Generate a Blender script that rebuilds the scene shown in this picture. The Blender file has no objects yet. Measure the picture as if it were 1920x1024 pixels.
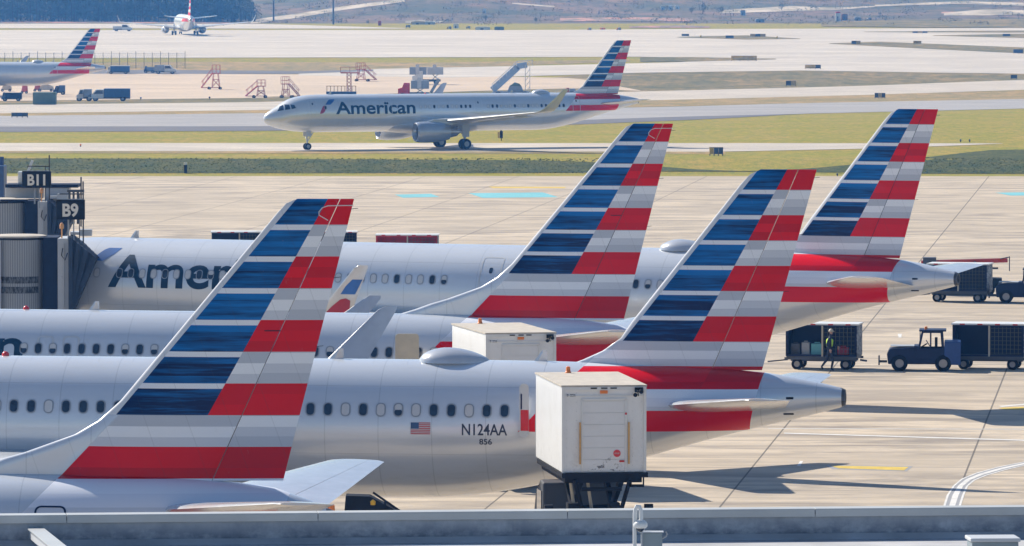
import bpy, bmesh, math, random
from mathutils import Vector, Matrix
from bisect import bisect_right
random.seed(7)
R = math.radians
SC = bpy.context.scene
COL = SC.collection
W = bpy.data.worlds.new("World"); SC.world = W; W.use_nodes = True

# ------------------------------------------------------------------ camera
HC = 18.3; F = 12500.0; TH = R(2.76)
cd = bpy.data.cameras.new("camera"); cam = bpy.data.objects.new("camera", cd); COL.objects.link(cam)
cam.location = (0, 0, HC); cam.rotation_euler = (R(90) - TH, 0, 0)
cd.sensor_width = 36; cd.lens = 36 * F / 1920; cd.clip_start = 1; cd.clip_end = 9000
SC.camera = cam

def ray(px, py):
    a = (px - 960) / F; b = -(py - 512) / F
    return Vector((a, math.cos(TH) + b * math.sin(TH), -math.sin(TH) + b * math.cos(TH)))
def P(px, py, Y):
    d = ray(px, py); return Vector((0, 0, HC)) + d * (Y / d.y)

KN = [(-400, 0), (543, 0), (560, -1.3), (683, -4.5), (701, -3.5), (746, -3.45), (850, -3.6), (1000, -5.2), (1157, -6.9),
      (1250, -6.5), (1450, -4.5), (1736, -3.4), (2020, -3.3), (9000, -3.3)]
def smooth(t): t = max(0, min(1, t)); return t * t * (3 - 2 * t)
def terr(x, y):
    for i in range(len(KN) - 1):
        if y <= KN[i + 1][0]:
            (a, za), (b, zb) = KN[i], KN[i + 1]; z = za + (zb - za) * (y - a) / (b - a); break
    else: z = -3.3
    if y > 2020:
        s = smooth((y - 2020) / 1500)
        z += 30 * s + s * 9 * math.sin(x * .013 + 1.2) * math.sin(y * .003) + 5 * math.exp(-((x + 25) / 38) ** 2 - ((y - 2380) / 160) ** 2)
        z += 4 * smooth((y - 2020) / 60) * math.exp(-((x - 65) / 30) ** 2 - ((y - 2500) / 120) ** 2)
    return z
def G(px, py):
    d = ray(px, py); o = Vector((0, 0, HC)); y0 = 60.0; y = y0
    while y < 8000:
        p = o + d * (y / d.y)
        if p.z < terr(p.x, p.y): break
        y0 = y; y *= 1.006
    for _ in range(30):
        m = (y0 + y) / 2; p = o + d * (m / d.y)
        if p.z < terr(p.x, p.y): y = m
        else: y0 = m
    p = o + d * (y / d.y); p.z = terr(p.x, p.y); return p

# ------------------------------------------------------------------ node helper
class N:
    def __init__(s, nt, v): s.nt = nt; s.v = v
    def _op(s, op, *a, clamp=False):
        n = s.nt.nodes.new('ShaderNodeMath'); n.operation = op; n.use_clamp = clamp
        for i, x in enumerate((s,) + a):
            x = x.v if isinstance(x, N) else x
            if isinstance(x, (int, float)): n.inputs[i].default_value = x
            else: s.nt.links.new(x, n.inputs[i])
        return N(s.nt, n.outputs[0])
    def __add__(s, o): return s._op('ADD', o)
    def __sub__(s, o): return s._op('SUBTRACT', o)
    def __mul__(s, o): return s._op('MULTIPLY', o)
    def __truediv__(s, o): return s._op('DIVIDE', o)
    def __gt__(s, o): return s._op('GREATER_THAN', o)
    def __lt__(s, o): return s._op('LESS_THAN', o)
    def floor(s): return s._op('FLOOR')
    def fmod(s, o): return s._op('FLOORED_MODULO', o)
    def inv(s): return N(s.nt, 1.0)._op('SUBTRACT', s)
    def max(s, o): return s._op('MAXIMUM', o)
    def min(s, o): return s._op('MINIMUM', o)
    def abs(s): return s._op('ABSOLUTE')
    def clamp(s): return s._op('ADD', 0.0, clamp=True)
def MIX(nt, f, a, b, mode='MIX'):
    n = nt.nodes.new('ShaderNodeMix'); n.data_type = 'RGBA'; n.blend_type = mode
    for s, x in ((n.inputs[0], f), (n.inputs[6], a), (n.inputs[7], b)):
        x = x.v if isinstance(x, N) else x
        if isinstance(x, (int, float)): s.default_value = x
        elif isinstance(x, tuple): s.default_value = (x + (1,))[:4]
        else: nt.links.new(x, s)
    return N(nt, n.outputs[2])
def VEC(nt, x, y, z):
    n = nt.nodes.new('ShaderNodeCombineXYZ')
    for i, a in enumerate((x, y, z)):
        if isinstance(a, N): nt.links.new(a.v, n.inputs[i])
        else: n.inputs[i].default_value = a
    return N(nt, n.outputs[0])
def NOISE(nt, vec, scale=1, detail=3, rough=.55, dist=0):
    n = nt.nodes.new('ShaderNodeTexNoise'); n.inputs['Scale'].default_value = scale; n.inputs['Detail'].default_value = detail
    n.inputs['Roughness'].default_value = rough; n.inputs['Distortion'].default_value = dist
    nt.links.new(vec.v, n.inputs['Vector']); return N(nt, n.outputs[0])
def STEP(nt, v, a, b):
    n = nt.nodes.new('ShaderNodeMapRange'); n.clamp = True; nt.links.new(v.v, n.inputs[0])
    n.inputs[1].default_value = a; n.inputs[2].default_value = b; return N(nt, n.outputs[0])
def COORD(nt, kind='Object'):
    t = nt.nodes.new('ShaderNodeTexCoord'); s = nt.nodes.new('ShaderNodeSeparateXYZ'); nt.links.new(t.outputs[kind], s.inputs[0])
    return [N(nt, s.outputs[i]) for i in range(3)] + [N(nt, t.outputs[kind])]
MATS = {}
def mat(name, col=(.5, .5, .5), rough=.5, metal=0, fn=None, emit=0, coat=0, var=.12, vs=2.0, spec=.5, bump=0, bs=8):
    m = bpy.data.materials.new(name); m.use_nodes = True; nt = m.node_tree; b = nt.nodes['Principled BSDF']
    b.inputs['Roughness'].default_value = rough; b.inputs['Metallic'].default_value = metal
    b.inputs['Specular IOR Level'].default_value = spec; b.inputs['Coat Weight'].default_value = coat; b.inputs['Coat Roughness'].default_value = .08
    x, y, z, v = COORD(nt)
    if fn: c = fn(nt, x, y, z, v)
    else:
        n = STEP(nt, NOISE(nt, v, vs, 5, .6), .3, .7)
        c = MIX(nt, n, tuple(k * (1 - var) for k in col), tuple(min(1, k * (1 + var)) for k in col))
    nt.links.new(c.v, b.inputs['Base Color'])
    if emit: nt.links.new(c.v, b.inputs['Emission Color']); b.inputs['Emission Strength'].default_value = emit
    if bump:
        bn = nt.nodes.new('ShaderNodeBump'); bn.inputs['Strength'].default_value = 1; bn.inputs['Distance'].default_value = bump
        nt.links.new(NOISE(nt, v, bs, 4, .6).v, bn.inputs['Height']); nt.links.new(bn.outputs[0], b.inputs['Normal'])
    MATS[name] = m; return m

# ------------------------------------------------------------------ mesh builder
class MB:
    def __init__(s): s.v = []; s.f = []; s.m = []; s.T = None; s.cur = 0
    def add(s, vs, fs):
        o = len(s.v)
        for p in vs: s.v.append(tuple(s.T @ Vector(p)) if s.T else tuple(p))
        for f in fs: s.f.append([i + o for i in f]); s.m.append(s.cur)
        return s
    def box(s, x0, x1, y0, y1, z0, z1):
        return s.add([(x0, y0, z0), (x1, y0, z0), (x1, y1, z0), (x0, y1, z0), (x0, y0, z1), (x1, y0, z1), (x1, y1, z1), (x0, y1, z1)],
              [(0, 3, 2, 1), (4, 5, 6, 7), (0, 1, 5, 4), (1, 2, 6, 5), (2, 3, 7, 6), (3, 0, 4, 7)])
    def cbox(s, c, d): return s.box(c[0] - d[0] / 2, c[0] + d[0] / 2, c[1] - d[1] / 2, c[1] + d[1] / 2, c[2] - d[2] / 2, c[2] + d[2] / 2)
    def rings(s, rs, cap=True):
        n = len(rs[0]); vs = [p for r in rs for p in r]; fs = []
        for i in range(len(rs) - 1):
            for j in range(n):
                k = (j + 1) % n; fs.append((i * n + j, i * n + k, (i + 1) * n + k, (i + 1) * n + j))
        if cap: fs.append(tuple(range(n - 1, -1, -1))); fs.append(tuple((len(rs) - 1) * n + j for j in range(n)))
        return s.add(vs, fs)
    def cyl(s, a, b, r0, r1=None, n=12):
        a = Vector(a); b = Vector(b); r1 = r0 if r1 is None else r1; d = (b - a).normalized()
        u = d.orthogonal().normalized(); w = d.cross(u)
        return s.rings([[c + (u * math.cos(2 * math.pi * k / n) + w * math.sin(2 * math.pi * k / n)) * r for k in range(n)] for c, r in ((a, r0), (b, r1))])
    def bar(s, a, b, t, t2=None):
        a = Vector(a); b = Vector(b); t2 = t2 or t; d = (b - a).normalized()
        u = d.cross(Vector((0, 0, 1))); u = Vector((1, 0, 0)) if u.length < .01 else u.normalized(); w = d.cross(u).normalized()
        return s.rings([[c + u * i * t / 2 + w * j * t2 / 2 for i, j in ((-1, -1), (1, -1), (1, 1), (-1, 1))] for c in (a, b)])
    def tube(s, pts, r, n=10):
        pts = [Vector(p) for p in pts]; rs = []
        u = None
        for i, p in enumerate(pts):
            d = (pts[min(i + 1, len(pts) - 1)] - pts[max(i - 1, 0)]).normalized()
            u = d.orthogonal().normalized() if u is None else (u - d * u.dot(d)).normalized()
            w = d.cross(u); rs.append([p + (u * math.cos(2 * math.pi * k / n) + w * math.sin(2 * math.pi * k / n)) * r for k in range(n)])
        return s.rings(rs)
    def lathe(s, c, axis, prof, n=24, cap=True):
        c = Vector(c); d = Vector(axis).normalized(); u = d.orthogonal().normalized(); w = d.cross(u)
        return s.rings([[c + d * t + (u * math.cos(2 * math.pi * k / n) + w * math.sin(2 * math.pi * k / n)) * max(r, .0005) for k in range(n)] for t, r in prof], cap)
    def prism(s, poly, a, b, ax='y'):
        def q(p, t): return {'y': (p[0], t, p[1]), 'x': (t, p[0], p[1]), 'z': (p[0], p[1], t)}[ax]
        return s.rings([[q(p, a) for p in poly], [q(p, b) for p in poly]])
    def quad(s, a, b, c, d): return s.add([a, b, c, d], [(0, 1, 2, 3)])
    def build(s, name, mats, parent=None, smooth=False, loc=None, bevel=0, fix=True):
        me = bpy.data.meshes.new(name); me.from_pydata(s.v, [], s.f)
        mats = mats if isinstance(mats, (list, tuple)) else [mats]
        for m in mats: me.materials.append(MATS[m] if isinstance(m, str) else m)
        for p, i in zip(me.polygons, s.m): p.material_index = i
        if fix:
            bm = bmesh.new(); bm.from_mesh(me); bmesh.ops.recalc_face_normals(bm, faces=bm.faces)
            bm.to_mesh(me); bm.free()
        if smooth:
            for p in me.polygons: p.use_smooth = True
            try: me.set_sharp_from_angle(angle=R(smooth if smooth > 1 else 40))
            except Exception: pass
        o = bpy.data.objects.new(name, me); COL.objects.link(o)
        if parent: o.parent = parent
        if loc is not None: o.location = loc
        if bevel:
            md = o.modifiers.new('bevel', 'BEVEL'); md.width = bevel; md.segments = 2; md.limit_method = 'ANGLE'; md.angle_limit = R(40)
        return o
def tag(o, label=None, cat=None, group=None, kind=None):
    if label: o['label'] = label
    if cat: o['category'] = cat
    if group: o['group'] = group
    if kind: o['kind'] = kind
    return o
def empty(name, loc=(0, 0, 0), rz=0, **k):
    o = bpy.data.objects.new(name, None); COL.objects.link(o); o.location = loc; o.rotation_euler = (0, 0, rz); o.empty_display_size = .5
    return tag(o, **k)
def tree_copy(o, parent=None):
    c = o.copy(); COL.objects.link(c); c.parent = parent
    for ch in list(o.children): tree_copy(ch, c)
    return c
def place(o, loc, rz=0, label=None, group=None):
    o.location = loc; o.rotation_euler = (0, 0, rz)
    if label: o['label'] = label
    if group: o['group'] = group
    return o
_first = {}
def inst(key, maker, loc, rz=0, label=None, group=None):
    if key not in _first: o = _first[key] = maker()
    else: o = tree_copy(_first[key])
    return place(o, loc, rz, label, group)
def text_mesh(body, w, h, bold=.02, x0=0, z0=0):
    cu = bpy.data.curves.new('t', 'FONT'); cu.body = body; cu.size = 1; cu.offset = bold; cu.resolution_u = 5
    o = bpy.data.objects.new('t', cu); COL.objects.link(o); dg = bpy.context.evaluated_depsgraph_get()
    me = bpy.data.meshes.new_from_object(o.evaluated_get(dg)); bpy.data.objects.remove(o); bpy.data.curves.remove(cu)
    xs = [v.co.x for v in me.vertices]; ys = [v.co.y for v in me.vertices]
    capz = max(ys); a, b = min(xs), max(xs)
    vs = [((v.co.x - a) / (b - a) * w + x0, v.co.y / capz * h + z0) for v in me.vertices]
    fs = [tuple(p.vertices) for p in me.polygons]; bpy.data.meshes.remove(me); return vs, fs
def flat_text(body, w, h, x0, z0, y, name, m, parent, bold=.02, ax='y', thick=0):
    vs, fs = text_mesh(body, w, h, bold, x0, z0); b = MB()
    b.add([(p[0], y, p[1]) if ax == 'y' else (y, p[0], p[1]) for p in vs], fs)
    return b.build(name, m, parent, fix=False)

# ------------------------------------------------------------------ materials
mat('white_paint', (.74, .74, .72), .35, var=.05); mat('grey_paint', (.36, .38, .40), .45, var=.1); mat('light_grey', (.55, .56, .57), .4, var=.06)
mat('dark_grey', (.07, .075, .085), .5); mat('black', (.008, .009, .012), .6, var=.3, spec=.2); mat('rubber', (.010, .010, .012), .85, var=.3, spec=.15)
mat('navy', (.006, .015, .055), .5, var=.25, spec=.25); mat('navy_light', (.04, .09, .20), .45, var=.2); mat('red', (.6, .01, .01), .4, var=.15); mat('pink_red', (.55, .10, .08), .5)
mat('orange', (.85, .22, .02), .4); mat('yellow', (.7, .5, .04), .45); mat('tan_roof', (.5, .45, .38), .8, var=.15, vs=3); mat('steel', (.45, .46, .48), .3, .8)
mat('rim', (.3, .3, .31), .35, .6); mat('glass_dark', (.02, .035, .06), .08, coat=.5, var=.3); mat('skin', (.45, .26, .18), .5); mat('hivis', (.55, .85, .05), .6); mat('cloth_dark', (.02, .025, .045), .8)
mat('green_box', (.11, .17, .13), .6); mat('sign_yellow', (.62, .42, .12), .6, var=.3, vs=1.5); mat('sign_dark', (.05, .06, .07), .5); mat('beige', (.55, .48, .36), .5)
mat('bark', (.09, .07, .05), .9); mat('text_white', (.8, .74, .64), .5, var=.02); mat('sil_text', (.012, .045, .09), .5, var=.03, spec=.15); mat('reg_text', (.02, .03, .06), .4, var=.03)
mat('shade_white', (.6, .6, .6), .5, var=.03); mat('blue_mark', (.02, .13, .42), .35, var=.2, vs=1); mat('red_mark', (.42, .01, .03), .35, var=.1)
mat('wheel_cover', (.4, .35, .28), .6); mat('lamp_red', (.7, .03, .03), .3); mat('red_boom', (.6, .05, .03), .45)
def f_corr(nt, x, y, z, v):
    a = (x._op('ARCTAN2', y) * 70.0)._op('SINE'); n = NOISE(nt, v, 1.2, 4)
    return MIX(nt, a * .5 + .5, (.22, .23, .24), MIX(nt, n, (.36, .37, .38), (.50, .49, .47)))
mat('corrugated', rough=.5, fn=f_corr)
def f_louvre(nt, x, y, z, v):
    n = NOISE(nt, VEC(nt, x * 9.0, y * 9.0, z * 3.0), 1.5, 3, .7); return MIX(nt, STEP(nt, n, .42, .58), (.02, .022, .025), (.16, .17, .18))
mat('louvre', rough=.6, fn=f_louvre)
def f_conc(base, dark, sc=1.0, joints=True, amt=.75, seed=0.0):
    def fn(nt, x, y, z, v):
        c = math.cos(.0985); s = math.sin(.0985)
        w = VEC(nt, x + seed, y, 0.0)
        n1 = NOISE(nt, VEC(nt, x * .085 + seed, y * .22, 0.0), 2.0 * sc, 7, .66, .5); n2 = NOISE(nt, w, .09 * sc, 3, .5); n3 = NOISE(nt, VEC(nt, x * .22, y * .55 + seed, 0.0), 2.6, 5, .7)
        t = STEP(nt, n1 * .8 + n2 * .2, .42, .555)
        col = MIX(nt, t, dark, base); lg = NOISE(nt, VEC(nt, x * .012, y * .035 + seed, 0.0), 1.3, 5, .65); col = MIX(nt, STEP(nt, lg, .44, .60) * .6, col, tuple(k * .66 for k in base)); col = MIX(nt, STEP(nt, n3, .42, .62) * .5, col, tuple(k * .66 for k in base)); ty = NOISE(nt, VEC(nt, x * .035 + seed, y * 1.1, 0.0), 1.6, 4, .6); col = MIX(nt, STEP(nt, ty, .54, .64) * .65, col, dark)
        if joints:
            u = (x * c - y * s).fmod(7.62) - .515; q = (x * s + y * c).fmod(7.62) - 3.0
            j = (u.abs() < .034).max((q.abs() < .03) * .15)
            pl = NOISE(nt, VEC(nt, ((x * c - y * s - .515) / 7.62).floor() * 3.7, ((x * s + y * c - 3.0) / 7.62).floor() * 5.1, 0.0), 1.0, 0)
            col = MIX(nt, STEP(nt, pl, .3, .7) * .25, col, tuple(k * .78 for k in base))
            col = MIX(nt, j * amt, col, (.05, .045, .04))
        return col
    return fn
mat('ramp', rough=.75, fn=f_conc((.64, .53, .395), (.26, .22, .18)), spec=.3, bump=.01, bs=3)
mat('taxi_conc', rough=.8, fn=f_conc((.62, .55, .46), (.44, .39, .34), .6, False), spec=.3)
mat('taxi_grey', rough=.8, fn=f_conc((.42, .40, .39), (.31, .30, .30), .6, False), spec=.3)
mat('far_conc', rough=.8, fn=f_conc((.64, .58, .51), (.47, .43, .39), .35, False), spec=.3)
mat('apron_far', rough=.8, fn=f_conc((.66, .52, .38), (.52, .42, .32), .5, False), spec=.3)
mat('asphalt', (.12, .115, .125), .85, var=.15, vs=.2)
def f_grass(a, b, c, sc=.12):
    def fn(nt, x, y, z, v):
        n1 = NOISE(nt, VEC(nt, x, y * .6, 0.0), sc, 6, .65); n2 = NOISE(nt, VEC(nt, x * 1.0, y * .25, z), sc * 9, 6, .75); n3 = NOISE(nt, VEC(nt, x * 6, y * 1.5, z * 6), 1, 3, .7)
        col = MIX(nt, STEP(nt, n1, .38, .62), a, b); col = MIX(nt, STEP(nt, n2, .42, .62) * .75, col, c)
        return MIX(nt, STEP(nt, n3, .3, .7) * .5, col, (.03, .035, .015), 'MIX') if False else MIX(nt, STEP(nt, n3, .35, .65) * .45, col, tuple(k * .5 for k in c))
    return fn
mat('grass', rough=.95, fn=f_grass((.33, .29, .028), (.45, .31, .07), (.20, .22, .02)), spec=.1)
mat('rough_grass', rough=.95, fn=f_grass((.07, .095, .018), (.16, .15, .035), (.03, .048, .012), .3), spec=.1)
mat('dry_grass', rough=.95, fn=f_grass((.52, .34, .15), (.34, .26, .12), (.20, .19, .08), .04), spec=.1)
mat('dull_grass', rough=.95, fn=f_grass((.17, .16, .07), (.42, .29, .13), (.10, .11, .05), .05), spec=.1)
mat('hill', rough=.95, fn=f_grass((.13, .13, .09), (.33, .21, .16), (.07, .09, .07), .018), spec=.1)
def f_patch(p, q, s):
    def fn(nt, x, y, z, v):
        n = NOISE(nt, VEC(nt, x * .12, y * .02, 0.0), s, 6, .7); return MIX(nt, STEP(nt, n, .42, .58), p, q)
    return fn
mat('soil', rough=.95, fn=f_patch((.46, .22, .16), (.16, .14, .11), 1.0)); mat('pale_road', rough=.9, fn=f_patch((.52, .45, .37), (.24, .21, .15), .6)); mat('leaf_far', (.09, .115, .10), .9, var=.2, vs=.3)
mat('leaf_scrub', (.12, .12, .09), .9, var=.4, vs=.3)
mat('cyan_paint', (.16, .47, .52), .7, var=.12, vs=.3); mat('yellow_paint', (.62, .44, .06), .7, var=.15); mat('line_white', (.68, .66, .62), .7, var=.15, vs=1.5); mat('line_grey', (.30, .30, .31), .7)
def f_wall(nt, x, y, z, v):
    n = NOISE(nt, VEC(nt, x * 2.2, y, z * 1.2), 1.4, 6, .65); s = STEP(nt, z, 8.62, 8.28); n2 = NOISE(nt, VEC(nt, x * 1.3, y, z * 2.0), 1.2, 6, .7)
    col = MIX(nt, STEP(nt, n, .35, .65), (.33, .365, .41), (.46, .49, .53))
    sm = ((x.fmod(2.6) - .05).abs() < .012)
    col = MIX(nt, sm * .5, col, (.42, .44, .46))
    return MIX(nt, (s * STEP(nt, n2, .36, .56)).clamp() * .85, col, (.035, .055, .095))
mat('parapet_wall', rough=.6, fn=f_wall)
mat('coping_metal', (.50, .51, .50), .45, .15, var=.08, vs=1); mat('roof_membrane', (.42, .42, .43), .8, var=.25, vs=.7)

METAL = []
def livery(name, xte, tip, zb, kb, xb0, sl, dxl, zl, hz, pitch=.757, o0=.15):
    def fn(nt, x, y, z, v):
        dx = x - xte; z0 = tip + o0
        g = z > zb
        row_f = N(nt, z0) - z; vf = row_f / pitch; vb = (N(nt, zb) - z) / (.63 if kb == 8 else .80) + kb
        v_ = vf * g + vb * g.inv(); row = v_.floor(); fr = v_ - row
        odd = row.fmod(2.0) > .5
        rear = dx > ((z - tip) * sl + xb0)
        rud = dx > ((z - hz[1]) * hz[2] + hz[0])
        base = (.72, .75, .79)
        nz = NOISE(nt, VEC(nt, x * .8, y * .8, z * .8), 1.0, 4)
        silver = MIX(nt, nz, tuple(k * .95 for k in base), tuple(k * 1.03 for k in base))
        pn = ((x.fmod(1.62) - .02).abs() < .014).max(((z - 3.35).abs() < .010)).max(((z - 5.35).abs() < .010)); silver = MIX(nt, pn * .30, silver, (.25, .27, .3)); st = NOISE(nt, VEC(nt, x * .25, y * .3, z * 5.0), 1.3, 6, .7); silver = MIX(nt, STEP(nt, st, .5, .75) * .14, silver, (.42, .42, .42))
        # grey / white sub-bands, offset on the rudder
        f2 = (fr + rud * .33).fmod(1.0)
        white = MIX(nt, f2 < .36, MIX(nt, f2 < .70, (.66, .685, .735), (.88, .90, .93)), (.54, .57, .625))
        nr = NOISE(nt, VEC(nt, row * 3.3, rud * 5.0, (fr * 3.0).floor()), 1.0, 0)
        red = MIX(nt, STEP(nt, nr, .35, .65), (.62, .001, .004), (.84, .001, .006))
        nb = NOISE(nt, VEC(nt, x * .45, 3.0, z * 8.5), 1.0, 4, .65); nb2 = NOISE(nt, VEC(nt, row * 2.1, (fr * 2.6).floor(), 1.0), 1.0, 0)
        blue = MIX(nt, STEP(nt, nb * .6 + nb2 * .4, .40, .58), (.001, .014, .075), (.004, .17, .50))
        scr = NOISE(nt, VEC(nt, x * 5.0, y, z * 1.4), 1.5, 6, .75); wear = STEP(nt, scr, .66, .74) * .3
        le = dx < ((z - hz[4]) * hz[5] + hz[3] + .19)
        front = MIX(nt, (fr < .17) * (row > .5), blue, (.84, .86, .90)); front = MIX(nt, le, front, (.70, .72, .75))
        c_rear = MIX(nt, odd, red, white)
        flag = MIX(nt, rear, front, c_rear)
        # rows 7.. on fin root and fuselage
        left = dx > ((z - zl) * .95 + dxl); right = dx < ((z - 5.85) * .25 + hz[6])
        inb = left * right
        r8 = MIX(nt, inb * odd.inv() * (row < 10.5), silver, red); r8 = MIX(nt, inb * odd * (row < 9.5), r8, MIX(nt, fr < .4, MIX(nt, fr < .8, (.62, .65, .72), (.76, .78, .86)), (.84, .86, .92)))
        r7 = MIX(nt, dx > ((z - zl) * .95 + dxl), silver, white)
        low = MIX(nt, row > 7.5, r7, r8)
        col = MIX(nt, row > 6.5, flag, low); METAL.append((row > 6.5) * (inb * (row < 10.5)).inv() * .30)
        hl = ((dx - ((z - hz[1]) * hz[2] + hz[0])).abs() < .012) * (z > zb)
        rb = (((z * .36 + x).fmod(1.05) - .02).abs() < .010) * (z > zb); col = MIX(nt, rb * .16, col, (.05, .06, .07)); col = MIX(nt, hl * .7, col, (.06, .07, .08))
        col = MIX(nt, wear * (z > zb), col, (.5, .52, .55))
        dirt = STEP(nt, NOISE(nt, VEC(nt, x * .5, y, z * 3.0), 1.1, 6, .7), .52, .8) * STEP(nt, z, 4.0, 2.2) * .35
        return MIX(nt, dirt, col, (.22, .19, .16))
    m = mat(name, rough=.26, metal=.0, fn=fn, coat=.5)
    nt = m.node_tree; bs = nt.nodes['Principled BSDF']; mk = METAL.pop(); nt.links.new(mk.v, bs.inputs['Metallic']); nt.links.new((mk * 1.3).v, bs.inputs['Coat Weight']); nt.links.new((mk * .7 + .2).v, bs.inputs['Specular IOR Level'])
    return m
# hz = hinge dx, z, slope ; LE dx, z, slope ; right limit
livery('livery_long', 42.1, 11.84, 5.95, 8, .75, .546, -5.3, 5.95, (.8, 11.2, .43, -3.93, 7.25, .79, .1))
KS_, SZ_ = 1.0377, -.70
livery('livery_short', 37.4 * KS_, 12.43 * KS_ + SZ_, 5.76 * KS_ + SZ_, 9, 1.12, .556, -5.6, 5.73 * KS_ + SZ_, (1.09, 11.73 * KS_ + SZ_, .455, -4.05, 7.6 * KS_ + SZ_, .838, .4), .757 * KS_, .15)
mat('wing_grey', (.50, .51, .52), .35, .1, var=.08, coat=.2); mat('wing_white', (.60, .61, .63), .22, .35, var=.08, coat=.2); mat('nacelle', (.40, .44, .50), .3, .3, var=.06, coat=.4)

# ------------------------------------------------------------------ lofted surfaces
def foil(t): return 2.0 * (.2969 * math.sqrt(max(t, 0)) - .126 * t - .3516 * t * t + .2843 * t ** 3 - .1036 * t ** 4) / .2 * .5
def loft(secs, t0, t1, n=9):
    """secs: (xle, y, z, chord, thick, (ny,nz))"""
    b = MB(); rs = []
    ts = [t0 + (t1 - t0) * (1 - math.cos(math.pi * i / n)) / 2 for i in range(n + 1)]
    for (x, y, z, c, th, nn) in secs:
        up = [(x + c * t, y + nn[0] * foil(t) * th * c, z + nn[1] * foil(t) * th * c) for t in ts]
        dn = [(x + c * t, y - nn[0] * foil(t) * th * c, z - nn[1] * foil(t) * th * c) for t in ts]
        r = up + dn[::-1]
        if t0 == 0: r = up + dn[::-1][:-1]
        rs.append(r)
    b.rings(rs); return b
def mirror(secs): return [(x, -y, z, c, th, (-nn[0], nn[1])) for x, y, z, c, th, nn in secs]
def interp(tab, x):
    if x <= tab[0][0]: return tab[0][1:]
    for i in range(len(tab) - 1):
        if x <= tab[i + 1][0]:
            a, b = tab[i], tab[i + 1]; t = (x - a[0]) / (b[0] - a[0])
            p0 = tab[max(i - 1, 0)]; p3 = tab[min(i + 2, len(tab) - 1)]; out = []
            for k in range(1, len(a)):
                m1 = (b[k] - p0[k]) / (b[0] - p0[0]); m2 = (p3[k] - a[k]) / (p3[0] - a[0])
                if i == 0: m1 = (b[k] - a[k]) / (b[0] - a[0]) * 1.6
                h = b[0] - a[0]; t2 = t * t; t3 = t2 * t
                out.append((2 * t3 - 3 * t2 + 1) * a[k] + (t3 - 2 * t2 + t) * h * m1 + (-2 * t3 + 3 * t2) * b[k] + (t3 - t2) * h * m2)
            return tuple(out)
    return tab[-1][1:]
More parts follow.
